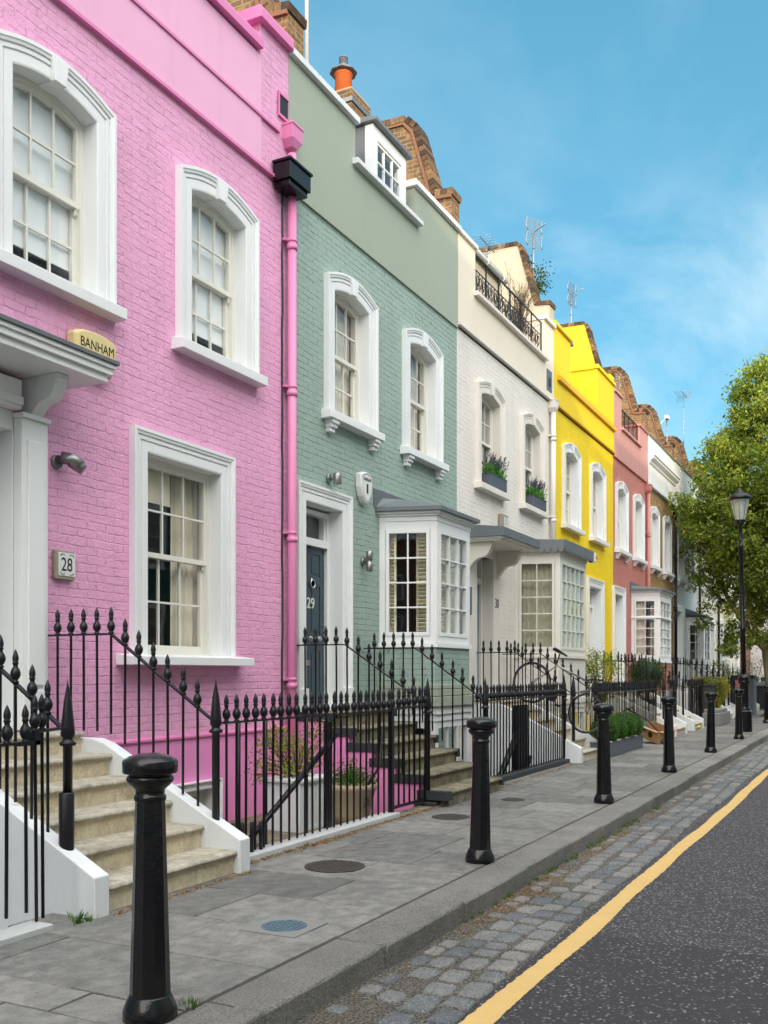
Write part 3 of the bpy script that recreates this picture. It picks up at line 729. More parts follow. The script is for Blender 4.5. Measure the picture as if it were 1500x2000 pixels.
def railing(label, path, heights, bases, spacing=.13, group='black iron railings along the terrace', lod=0, start=.06, end=.06, posts=(), plinth=None, name='iron_railing', extra=None, cat='railing'):
    """path: plan points; heights/bases: z of rail and foot at each; bars at even spacing"""
    root = empty(name, (path[0][0], path[0][1], 0), label, cat, group)
    ox, oy = path[0]
    L = [0]
    for i in range(len(path)-1): L.append(L[-1]+hypot(path[i+1][0]-path[i][0], path[i+1][1]-path[i][1]))
    def at(s):
        for i in range(len(L)-1):
            if s <= L[i+1]+1e-6: break
        t = (s-L[i])/(L[i+1]-L[i])
        lerp = lambda a, b: a+(b-a)*t
        return lerp(path[i][0], path[i+1][0])-ox, lerp(path[i][1], path[i+1][1])-oy, lerp(heights[i], heights[i+1]), lerp(bases[i], bases[i+1])
    r = MB(); rr = random.Random(len(label))
    for i in range(len(path)-1):
        a, b = Vector((path[i][0]-ox, path[i][1]-oy, heights[i])), Vector((path[i+1][0]-ox, path[i+1][1]-oy, heights[i+1]))
        d = (b-a).normalized(); sd = Vector((-d.y, d.x, 0)).normalized()*.019; up = Vector((0, 0, .0075))
        rings = [[p+sd+up, p-sd+up, p-sd-up, p+sd-up] for p in (a, b)]; r.grid(rings, True, (True, True))
    r.build('rail', 'black_rail', root)
    n = max(1, int((L[-1]-start-end)/spacing+.5)); bars = 0
    for k in range(n+1):
        s = start+(L[-1]-start-end)*k/n; x, y, h, b = at(s)
        me, l = bar_mesh(h-b+.225, lod)
        part('baluster', me, root, (x, y, h+.225-l), (rr.uniform(-.006, .006), rr.uniform(-.006, .006), rr.random()*6)); bars += 1
    for (s, top) in posts:
        x, y, h, b = at(s)
        me, l = bar_mesh(top-b, lod, True); part('post', me, root, (x, y, top-l))
    if extra: extra(root)
    return root
def stair_rail(label, X, z_floor=1.06, zrail=1.82, y_top=6.33, y_flat=5.58, y_bot=4.56, zr_bot=1.12, zb_bot=.36, lod=0, top=1.46, group='railings beside the front steps'):
    root = railing(label, [(X, y_top), (X, y_flat), (X, y_bot)], [zrail, zrail, zr_bot], [z_floor, z_floor-.05, zb_bot], spacing=.15 if lod == 0 else .17, group=group, lod=lod,
                   start=.16, end=.17, posts=[(y_top-y_bot, top)], name='stair_railing')
    return root
def front_steps(label, X0, X1, tread='step_stone', riser='step_riser', cheek='white_old', style='cheek', n=6, Y0=4.3, run=.306, rise=.17, lod=0, ztop=1.02, side=None, group='front steps'):
    root = empty('front_steps', (X0, Y0, 0), label, 'steps', group); W = X1-X0
    cw = .13 if style == 'cheek' else 0
    for i in range(n):
        z1 = rise*(i+1); y0 = run*i; y1 = (run*(i+1)+.06) if i < n-1 else 6.35-Y0+.27
        s = MB(); s.box(cw, W-cw, y0+.02, y1, -.3 if i == 0 else z1-rise-.01, z1-.042); st = s.build('step', riser, root)
        t = MB(); t.prism([(y0-.01, z1-.036), (y0-.018, z1-.02), (y0-.01, z1-.004), (y0+.005, z1), (y1, z1), (y1, z1-.041), (y0+.004, z1-.041)], 'x', cw-.0, W-cw+.0); t.build('tread', tread, st, bevel=.004 if lod == 0 else 0)
    if style == 'cheek':
        for x in (0, W-cw):
            c = MB(); c.prism([(-.04, -.3), (-.04, .25), (1.30, .93), (1.42, .965), (2.06, .965), (2.06, -1.7), (.2, -1.7), (.2, -.3)], 'x', x, x+cw); c.build('cheek_wall', cheek, root, bevel=.008)
    else:
        # open string: black painted ends under each nosing, painted flank below
        for x, mat in ((0, side or 'black_matt'), (W, side or 'black_matt')):
            k = MB(); pts = [(0.37, -1.7), (0.37, rise-.043)]
            for i in range(1, n): pts += [(run*i+.03, rise*(i)), (run*i+.03, rise*(i+1)-.043)] 
            pts += [(2.04, ztop-.043), (2.04, -1.7)]
            xx = (x-.10, x-.002) if x == 0 else (x+.002, x+.05)
            k.prism(pts, 'x', *xx); k.build('flank_wall', mat if x == 0 else 'black_matt', root)
            b = MB()
            for i in range(n): b.box(xx[0]-.012, xx[1]+.004, run*i-.02, run*(i+1)+(.06 if i < n-1 else .2), rise*(i+1)-.10, rise*(i+1)+.003)
            b.build('black_end', 'black_matt', root)
    return root
# ------------------------------------------------------------------ the street
FY = 6.35
def site():
    g = MB(); g.face([(-400, -400, -1.9), (500, -400, -1.9), (500, 400, -1.9), (-400, 400, -1.9)]); g.build('ground', 'ground').__setitem__('kind', 'structure')
    r = MB(); r.box(-30, 95, -6.6+2.2, 1.775, -.6, -.14); tag(r.build('road', 'asphalt'), kind='structure')
    # kerb stones
    rr = random.Random(3); k = MB(); k.t = []
    def stone(mb, x0, x1, y0, y1, z0, z1, tint, bv=.012, jit=.0):
        c = [(x0, y0), (x1, y0), (x1, y1), (x0, y1)]
        c = [(x+rr.uniform(-jit, jit), y+rr.uniform(-jit, jit)) for x, y in c]; cx, cy = (x0+x1)/2, (y0+y1)/2
        def ring(ins, z): return [(x+(ins if x < cx else -ins), y+(ins if y < cy else -ins), z) for x, y in c]
        R = [ring(0, z0), ring(0, z1-bv), ring(bv*.35, z1-bv*.3), ring(bv, z1)]
        b = len(mb.v)
        for q in R: mb.v += q
        for i in range(3):
            for j in range(4):
                kk = (j+1) % 4; mb.f.append((b+i*4+j, b+i*4+kk, b+i*4+4+kk, b+i*4+4+j)); mb.sm.append(i > 0); mb.t.append(tint)
        mb.f.append(tuple(b+12+j for j in range(4))); mb.sm.append(False); mb.t.append(tint)
    xs = [-14+1.15*i for i in range(15)]
    xs = [x for x in xs if x < 2.3]+[2.42, 3.61, 4.79, 5.94, 7.2]
    while xs[-1] < 92: xs.append(xs[-1]+rr.uniform(.95, 1.5))
    for a, b in zip(xs, xs[1:]):
        dy = rr.uniform(-.010, .010)+.012*sin(a*.9)
        stone(k, a+.004, b-.004, 2.42+dy, 2.74, -.35, rr.uniform(-.004, .004), rr.random(), .018, .003)
        stone(k, a+.004, b-.004, -4.70, -4.4, -.35, 0, rr.random(), .018)
    tag(k.build('kerb', 'kerb', bevel=0), kind='structure')
    # paving flags laid in courses across the pavement
    p = MB(); p.t = []; x = -12.; row = 0
    courses = [-12+.66*i for i in range(24)]
    courses = [c for c in courses if c < 3.2]+[3.46, 4.14, 4.83, 5.53, 6.2, 6.9, 7.57]
    while courses[-1] < 90: courses.append(courses[-1]+rr.uniform(.60, .72))
    for i, (a, b) in enumerate(zip(courses, courses[1:])):
        y = 2.752; start = [.64, .82, 1.05, .6, .84, .5][i % 6]+rr.uniform(-.05, .05); ys = [y, y+start]
        ye = 4.48 if b < 4.5 else 4.62
        while ys[-1] < ye: ys.append(ys[-1]+rr.uniform(.62, .95))
        if ye-ys[-2] < .25: ys.pop(-2)
        ys[-1] = ye
        for c, d in zip(ys, ys[1:]):
            stone(p, a+.006, b-.006, c+.006, d-.006, -.07, rr.uniform(-.003, .002), rr.random(), .005, .0015)
        stone(p, a+.004, b-.004, -6.6, -4.71, -.07, 0, rr.random(), .005)
    tag(p.build('pavement', 'slab'), kind='structure')
    j = MB(); j.box(-12, 92, 2.60, 4.47, -.5, -.007); j.box(4.5, 92, 4.47, 4.62, -.5, -.007); j.box(-12, 92, -6.7, -4.6, -.5, -.007); tag(j.build('pavement_bed', 'joint'), kind='structure')
    # gutter of granite setts, three uneven rows in grit
    gb = MB(); n = 700; rows_ = []
    for i in range(n+1):
        x = -8+100*i/n
        rows_.append([(x, y, -.137+rr.uniform(-.004, .007)+(.004 if k_ else -.01)) for k_, y in enumerate((1.765, 1.83, 1.95, 2.08, 2.2, 2.43))])
    gb.grid(rows_); tag(gb.build('gutter_bed', 'grit'), kind='structure')
    st = MB(); st.t = []
    for r_, (yc, w) in enumerate(((1.85, .150), (2.01, .155), (2.17, .150), (2.315, .11))):
        x = -6+rr.random()*.2
        while x < 88:
            l = rr.uniform(.15, .27) if r_ < 3 else rr.uniform(.12, .2)
            drop = (r_ == 3 and rr.random() < .5) or (r_ == 2 and x < 4.9 and rr.random() < .3) or rr.random() < .04
            if not drop:
                ww = w*rr.uniform(.85, 1.05); yo = yc+.02*sin(x*1.3+r_)+rr.uniform(-.010, .010)
                cx = x+l/2; n_ = 10; R = []; t = rr.random(); ph = rr.random()
                tl = [rr.uniform(-.004, .004) for _ in range(2)]
                for ins, z in ((0, -.16), (.0, -.131), (.008, -.123), (.022, -.119)):
                    ring = []
                    for q in range(n_):
                        a = 2*pi*(q+.5)/n_; ca, sa = cos(a), sin(a); e = .38
                        rx = (abs(ca)**e)*(1 if ca > 0 else -1)*(l/2-.012-ins); ry = (abs(sa)**e)*(1 if sa > 0 else -1)*(ww/2-ins)
                        ww_ = 1+.07*sin(q*2.3+ph*9)
                        ring.append((cx+rx*ww_, yo+ry*ww_, z+rx*tl[0]*4+ry*tl[1]*4))
                    R.append(ring)
                b = len(st.v)
                for q in R: st.v += q
                for i in range(3):
                    for q in range(n_):
                        kk = (q+1) % n_; st.f.append((b+i*n_+q, b+i*n_+kk, b+(i+1)*n_+kk, b+(i+1)*n_+q)); st.sm.append(True); st.t.append(t)
                st.f.append(tuple(b+3*n_+q for q in range(n_))); st.sm.append(True); st.t.append(t)
            x += l+rr.uniform(.008, .03)
    tag(st.build('gutter_setts', 'sett'), kind='structure')
    # yellow line, hand-laid and a little wavy
    yl = MB(); rg = []
    i = 0; x = 1.5
    while x < 85:
        yc = 1.625+.06*math.exp(-max(0, x-4)/3.5)+.010*sin(x*.9)+.006*sin(x*2.7+1); hw = .066+.004*sin(x*3.3)
        rg.append([(x, yc-hw+rr.uniform(-.004, .004), -.1355), (x, yc+hw+rr.uniform(-.006, .006), -.1355)]); x += .035 if x < 14 else .2
    yl.grid(rg); tag(yl.build('yellow_line', 'line'), kind='structure')
    # raised copings that carry the area railings, and the walls of the light wells below them
    cp = MB()
    for x0, x1 in ((-2, 4.2),): cp.box(x0, x1, 4.30, 4.48, -1.9, .035)
    tag(cp.build('area_kerb', 'kerb_paint', bevel=.008), kind='structure')
    cp = MB(); cp.box(6.14, 9.12, 4.44, 4.62, -1.9, .05); tag(cp.build('area_kerb', 'kerb_paint', bevel=.008), kind='structure')
    cp = MB(); cp.box(9.12, 10.0, 4.46, 4.62, -1.9, .004); tag(cp.build('gate_threshold', 'step_old', bevel=.004), kind='structure')
    cp = MB(); cp.box(11.9, 15.95, 4.60, 4.80, -1.9, .07); tag(cp.build('area_kerb', 'black_matt', bevel=.008), kind='structure')
    for x0, x1 in ((17.5, 23.6), (25.25, 26.2), (27.8, 32.45), (34.05, 34.9), (36.5, 40.2), (41.8, 45.3), (46.9, 50.5), (52.1, 90)):
        cp = MB(); cp.box(x0, x1, 4.61, 4.78, -1.9, .05); tag(cp.build('area_kerb', 'kerb_paint'), kind='structure')
    fl = MB(); fl.face([(-10, 4.4, -1.7), (92, 4.4, -1.7), (92, 6.7, -1.7), (-10, 6.7, -1.7)]); tag(fl.build('area_floor', 'area'), kind='structure')
    # ledge in the pink house's area where the pots stand
    lg = MB(); lg.box(7.75, 9.99, 4.625, 6.34, -1.7, -.12); tag(lg.build('area_landing', 'step_old', bevel=.006), kind='structure')
site()

# ------------------------------------------------------------------ houses
def shell(root, W, wallmat, renderm, holes, top=8.3, z0=-1.75, zr=7.35, plinth=None, upper_brick=None):
    w = MB(); rect_wall(w, 0, W, z0 if not plinth else plinth[0], zr, holes)
    w.face([(0, 0.001, z0), (0, 8, z0), (0, 8, 8.8), (0, 0.001, 8.8)]); w.face([(W, 0.001, z0), (W, 8, z0), (W, 8, 8.8), (W, 0.001, 8.8)]); w.face([(0, 8, z0), (W, 8, z0), (W, 8, 8.8), (0, 8, 8.8)])
    w.build('wall', wallmat, root, fix=False)
    if plinth:
        p = MB(); rect_wall(p, 0, W, z0, plinth[0], [h for h in holes if h[2] < plinth[0]], y=-.012); p.face([(0, -.012, plinth[0]), (W, -.012, plinth[0]), (W, 0, plinth[0]), (0, 0, plinth[0])]); p.build('plinth', plinth[1], root, fix=False)
    i = MB()
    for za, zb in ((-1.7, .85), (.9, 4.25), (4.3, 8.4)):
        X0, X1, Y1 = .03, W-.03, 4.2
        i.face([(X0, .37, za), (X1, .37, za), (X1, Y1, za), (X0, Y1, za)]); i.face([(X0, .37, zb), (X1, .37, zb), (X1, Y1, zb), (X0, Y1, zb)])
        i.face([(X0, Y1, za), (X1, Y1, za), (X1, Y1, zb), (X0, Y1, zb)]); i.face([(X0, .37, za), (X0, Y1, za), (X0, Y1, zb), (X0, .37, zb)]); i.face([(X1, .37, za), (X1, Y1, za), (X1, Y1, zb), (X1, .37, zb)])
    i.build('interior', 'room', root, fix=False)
def band(root, W, mat, segs, z0=7.35, proud=.03, thick=.30):
    """rendered parapet band: segs = [(x0, x1, top)]"""
    b = MB()
    for x0, x1, zt in segs: b.box(x0, x1, -proud, thick, z0, zt)
    return b.build('parapet', mat, root)
def coping(root, mat, x0, x1, z, h=.09, over=.07, thick=.30, proud=.03, name='coping'):
    c = MB(); c.prism([(-proud-over, z), (-proud-over, z+h*.75), (-proud-over+.02, z+h), (thick+.04, z+h), (thick+.04, z)], 'x', x0, x1); return c.build(name, mat, root, bevel=.004)
def ledge(root, mat, x0, x1, z, h=.05, p=.06):
    c = MB(); c.prism([(-.0, z+h+.02), (-p, z+h), (-p, z), (-.0, z)], 'x', x0, x1); return c.build('string_course', mat, root)
def roof(root, W, mat='slate', y0=.36, z0=8.7, y1=.72, z1=9.62, x0=0, x1=None):
    r = MB(); r.prism([(y0, z0-.4), (y0, z0), (y1, z1), (4.2, z1+.5), (8, 9.), (8, z0-.4)], 'x', x0, x1 or W); return r.build('roof', mat, root)
H_ALL = {}
def house(X0, X1, label, name='terraced_house', group='painted terraced houses'):
    r = empty(name, (X0, FY, 0), label, 'house', group); H_ALL[name+str(X0)] = r; return r, X1-X0
UPW = dict(zs=4.89, zh=6.49, w=.96, rise=.09, aw=1.28, sillx=.06)

def pink():
    X0, X1 = 4.6, 9.93
    r, W = house(X0, X1, 'bubblegum pink painted brick house with number 28 tile and large white sash windows')
    L = lambda x: x-X0
    holes = []
    bl = ('blind', .03, .97, .17, 1.0, 'blind')
    _, h = window(r, L(6.20), cols=3, fill=[bl], **UPW); holes.append(h)
    _, h = window(r, L(8.53), cols=3, fill=[bl], **UPW); holes.append(h)
    _, h = window(r, L(7.96), 1.68, 3.64, 1.18, rise=0, cols=3, rows=2, sill='plain', aw=1.28, sillh=.10, sillx=.18, sillp=.20,
                  fill=[('curtain', .66, 1.02, .0, 1., 'curtain'), ('blind', .0, .55, .80, 1., 'curtain')]); holes.append(h)
    holes.append((.32, 1.17, .95, 3.58))
    holes.append((L(7.72), L(8.45), -1.0, .30))
    shell(r, W, 'pink', 'pink_render', holes, plinth=(.84, 'pink_deep'))
    doorway(r, L(4.94), L(5.75), 1.03, 3.52, surround=False, door='white', zd=2.95)
    # pilasters and canopy of the porch
    p = MB()
    for a, b in ((L(5.76), L(6.04)), (L(4.64), L(4.93))):
        p.box(a, b, -.10, -.001, 1.03, 3.60); p.box(a+.05, b-.05, -.125, -.10, 1.4, 3.42); p.box(a-.0, b+.0, -.125, -.1, 1.03, 1.36); p.box(a-.012, b+.012, -.13, 0.0, 3.60, 3.64)
    p.box(L(4.93), L(5.76), -.10, -.001, 3.66, 3.9); p.box(L(4.93), L(5.76), -.125, -.1, 3.69, 3.76)
    p.box(L(5.75), L(5.765), -.001, .17, 1.03, 3.66); p.box(L(4.925), L(4.94), -.001, .17, 1.03, 3.66); p.box(L(4.94), L(5.75), -.001, .17, 3.50, 3.66)
    p.build('pilaster', 'white', r, bevel=.006)
    canopy(r, L(4.58), L(6.26), 3.95, .56, 'white', brk=(L(4.79), L(5.91)), h=.15, bz=.42)
    # basement window
    _, h = window(r, L(8.08), -1.0, .28, .72, rise=0, cols=2, rows=1, sill='plain', aw=.55, fill=[('curtain', .0, 1., 0, 1, 'curtain')], seed=3)
    ws = 9.33
    band(r, W, 'pink_render', [(0, L(ws), 8.60)], z0=7.35, proud=.03)
    # upper rough course of the parapet and its corner pier
    u = MB(); u.box(L(4.6), L(ws), -.005, .3, 8.60, 8.63); u.box(L(ws), W, -.015, .3, 7.35, 8.98); u.build('corner_pier', 'pink', r)
    coping(r, 'pink_trim', 0, L(9.28), 8.63, h=.13, over=.10, proud=.0)
    coping(r, 'pink_trim', L(ws)-.10, W-.005, 8.98, h=.14, over=.09, thick=.42, proud=.01)
    ledge(r, 'pink_trim', 0, W-.24, 7.31, h=.035, p=.055); ledge(r, 'pink_trim', 0, L(9.7), 7.89, h=.03, p=.05)
    ledge(r, 'pink_trim', 0, W, .835, h=.02, p=.035)
    # square outlet in the parapet above its own little hopper
    o = MB(); o.box(L(9.70), L(9.90), -.045, -.028, 8.10, 8.13); o.box(L(9.70), L(9.90), -.045, -.028, 8.36, 8.39); o.box(L(9.68), L(9.70), -.045, -.028, 8.10, 8.39); oo = o.build('overflow_outlet', 'pink_trim', r)
    q = MB(); q.box(L(9.70), L(9.89), -.034, -.0295, 8.13, 8.36); q.build('outlet_void', 'ink', oo)
    drainpipe(r, L(9.90), -1.6, 7.72, 'pink_trim_pipe', hz=7.78, y=-.085, r=.055, cable='black_matt')
    party_wall(r, W+.20, 'stock', dz=0.0)
    roof(r, W)
    mold = MB(); mold.box(L(8.3), L(8.75), .36, .9, 9.0, 9.75); mold.build('lead_flashing', 'lead', r)
    return r
M['pink_trim_pipe'] = m_paint('pink_pipe_paint', (.70, .24, .44), rough=.35, stain=.2, bump=.001)

def green():
    X0, X1 = 9.93, 15.22
    r, W = house(X0, X1, 'sage green painted brick house with navy door and attic dormer')
    L = lambda x: x-X0; holes = []
    cu = [('curtain', .40, 1.02, 0, 1, 'curtain')]
    _, h = window(r, L(11.49), cols=3, sill='corbel', fill=cu, seed=1, **UPW); holes.append(h)
    _, h = window(r, L(13.79), cols=3, sill='corbel', fill=cu, seed=2, **UPW); holes.append(h)
    holes.append((L(10.28), L(11.24), .95, 3.66)); holes.append((L(12.55), L(13.85), -1.2, 3.75))
    shell(r, W, 'green', 'green_render', holes)
    d = doorway(r, L(10.30), L(11.22), 1.03, 3.64, door='door_blue', zd=3.14)
    # door furniture
    k = MB(); k.lathe([(.052+.008*cos(t), .008*sin(t)) for t in [2*pi*i/8 for i in range(9)]], (L(10.820), .178, 2.66), 20, axis='y'); k.lathe([(.0, -.02), (.022, -.015), (.022, 0)], (L(10.820), .202, 2.71), 12, axis='y'); k.build('knocker', 'chrome', d)
    text('number', '29', .20, 'plastic_white', d, (L(10.790), .194, 2.40), ext=.004)
    k = MB()
    k.lathe([(0, -.075), (.03, -.07), (.035, -.045), (.014, -.03), (.014, -.01), (.032, -.005), (.032, 0)], (L(10.930), .202, 1.95), 14, axis='y')
    k.lathe([(0, -.012), (.035, -.010), (.038, 0)], (L(10.800), .202, 1.95), 14, axis='y'); k.box(L(10.740), L(10.920), .190, .202, 1.94, 1.96)
    k.lathe([(0, -.02), (.028, -.016), (.03, 0)], (L(11.150), .202, 2.13), 12, axis='y'); k.lathe([(0, -.02), (.024, -.016), (.026, 0)], (L(11.150), .202, 2.05), 12, axis='y')
    k.box(L(11.130), L(11.160), .192, .202, 1.28, 1.48); k.build('door_furniture', 'chrome', d, bevel=.002)
    k = MB(); k.box(L(10.530), L(10.770), .190, .202, 1.60, 1.67); k.box(L(10.550), L(10.750), .187, .19, 1.615, 1.655); k.build('letterbox', 'chrome', d, bevel=.002)
    k = MB(); k.box(L(11.252), L(11.260), .06, .10, 2.16, 2.30); k.build('doorbell', 'black_matt', r)
    bay_window(r, [(L(12.36), 0), (L(12.60), -.78), (L(13.84), -.78), (L(14.08), 0)], 1.93, 3.66, (2, 3, 2), 4, base='green', zbase=1.02, shutters='louvre', basement=True)
    # sloping brick offset under the bay
    o = MB(); pl = [(L(12.34), 0), (L(12.58), -.80), (L(13.86), -.80), (L(14.10), 0)]
    for i, (e, z0, z1) in enumerate(((.02, 1.28, 1.34), (.045, 1.18, 1.27), (.07, 1.03, 1.17))):
        o.prism([(pl[0][0]-e, 0), (pl[1][0]-e, pl[1][1]-e), (pl[2][0]+e, pl[2][1]-e), (pl[3][0]+e, 0)], 'z', z0, z1)
    o.build('offset_course', 'green_render', r, bevel=.006)
    band(r, W, 'green_render', [(0, L(11.60), 8.95), (L(11.60), L(13.50), 8.38), (L(13.50), W, 8.95)], z0=7.35, proud=.022)
    ledge(r, 'green_render', 0, W, 7.33, h=.02, p=.03)
    coping(r, 'white_old', 0, L(11.62), 8.95, h=.10, over=.06); coping(r, 'white_old', L(13.44), W, 8.95, h=.10, over=.06); coping(r, 'white_old', L(11.52), L(13.62), 8.38, h=.08, over=.09)
    # dormer
    dm = MB(); a, b = L(12.22), L(13.30)
    dm.box(a, a+.14, .03, .16, 8.465, 9.30); dm.box(b-.14, b, .03, .16, 8.465, 9.30); dm.box(a+.14, b-.14, .03, .16, 9.12, 9.30); dm.box(a+.14, b-.14, .03, .16, 8.465, 8.57)
    x0, x1, z0, z1 = a+.14, b-.14, 8.57, 9.12
    for p_, q_ in ((x0, x0+.04), (x1-.04, x1)): dm.box(p_, q_, .05, .10, z0, z1)
    dm.box(x0+.04, x1-.04, .05, .10, z1-.04, z1); dm.box(x0+.04, x1-.04, .05, .10, z0, z0+.04)
    for i in (1, 2): x = x0+(x1-x0)*i/3; dm.box(x-.012, x+.012, .055, .095, z0+.04, z1-.04)
    dm.box(x0+.04, x1-.04, .056, .094, (z0+z1)/2-.012, (z0+z1)/2+.012)
    do = dm.build('dormer', 'white', r, bevel=.003)
    g = MB(); g.face([(x0, .075, z0), (x1, .075, z0), (x1, .075, z1), (x0, .075, z1)]); g.build('pane', 'glass', do, fix=False)
    l = MB(); l.box(a+.002, a+.03, .161, 1.6, 8.465, 9.30); l.box(b-.03, b-.002, .161, 1.6, 8.465, 9.30); l.build('lead_cheek', 'lead', do)
    l = MB(); l.prism([(-.05, 9.305), (-.05, 9.36), (1.7, 9.52), (1.7, 9.305)], 'x', a-.07, b+.07); l.build('dormer_roof', 'lead', do, bevel=.006)
    l = MB(); l.box(x0, x1, .5, .52, 8.6, 9.1); l.build('blind', 'curtain', do)
    # chimney stack with a pot
    c = MB(); cx0, cx1 = L(12.50), L(13.02); c.box(cx0, cx1, .55, 1.0, 8.7, 9.62); c.box(cx0-.04, cx1+.04, .51, 1.04, 9.62, 9.86); c.box(cx0-.04, cx1+.04, .51, 1.04, 9.93, 10.06); co = c.build('chimney', 'stock', r)
    c = MB(); c.box(cx0-.065, cx1+.065, .485, 1.065, 9.862, 9.925); c.build('metal_strap', 'steel', co)
    c = MB(); c.prism([(cx0-.03, .52), (cx1+.03, .52), (cx1+.03, 1.03), (cx0-.03, 1.03)], 'z', 10.062, 10.09); c.lathe([(.20, 10.09), (.15, 10.14)], ((cx0+cx1)/2-.06, .78, 0), 12); c.build('flaunching', 'clay', co)
    c = MB(); c.lathe([(.135, 10.10), (.125, 10.42), (.14, 10.43), (.14, 10.46), (.0, 10.47)], ((cx0+cx1)/2-.06, .78, 0), 20); c.build('chimney_pot', 'terracotta', co)
    c = MB(); c.lathe([(.21, 10.47), (.21, 10.485), (.07, 10.58), (.07, 10.59)], ((cx0+cx1)/2-.06, .78, 0), 8, smooth=False)
    for i in range(5): c.lathe([(.062, 10.59+i*.025), (.068, 10.60+i*.025), (.062, 10.61+i*.025)], ((cx0+cx1)/2-.06, .78, 0), 14)
    c.lathe([(.055, 10.58), (.055, 10.72), (.0, 10.73)], ((cx0+cx1)/2-.06, .78, 0), 14)
    c.build('chimney_cowl', 'lead', co)
    roof(r, W); party_wall(r, W-.02, 'stock', t=(-.22, .13))
    # long black hopper shared at the pink boundary
    b = MB(); b.box(-.36, .10, -.27, -.03, 7.27, 7.47); b.box(-.38, .12, -.29, -.03, 7.47, 7.50); b.box(-.33, .07, -.24, -.03, 7.20, 7.27); b.build('black_hopper', 'black_iron', r, bevel=.004)

def balconyrail(root, x0, x1, z0, z1, y, scroll=True, mat='black_rail'):
    b = MB(); b.box(x0, x1, y-.015, y+.015, z1-.02, z1); b.box(x0, x1, y-.01, y+.01, z0+.05, z0+.07)
    n = max(2, int((x1-x0)/.62+.5))
    for i in range(n+1): x = x0+(x1-x0)*i/n; b.box(x-.010, x+.010, y-.012, y+.012, z0, z1)
    if scroll:
        m = z0+(z1-z0)*.62; b.box(x0, x1, y-.008, y+.008, m-.01, m+.005)
        k = int((x1-x0)/.155)
        for i in range(k):
            cx = x0+.08+(x1-x0-.1)*i/k; cz = (z0+.07+m)/2; R = (m-z0-.07)*.42
            b.tube([(cx+R*(1-t*.13)*cos(t*1.05)*.36*(1 if i % 2 else -1), y, cz+R*(1-t*.12)*sin(t*1.05)) for t in [q*.45 for q in range(14)]], .007, 5)
            b.box(cx-.075, cx-.068, y-.006, y+.006, z0+.07, m)
    else:
        k = int((x1-x0)/.11)
        for i in range(k): cx = x0+(x1-x0)*(i+.5)/k; b.box(cx-.006, cx+.006, y-.006, y+.006, z0+.07, z1-.02)
    return b.build('balcony_railing', mat, root)

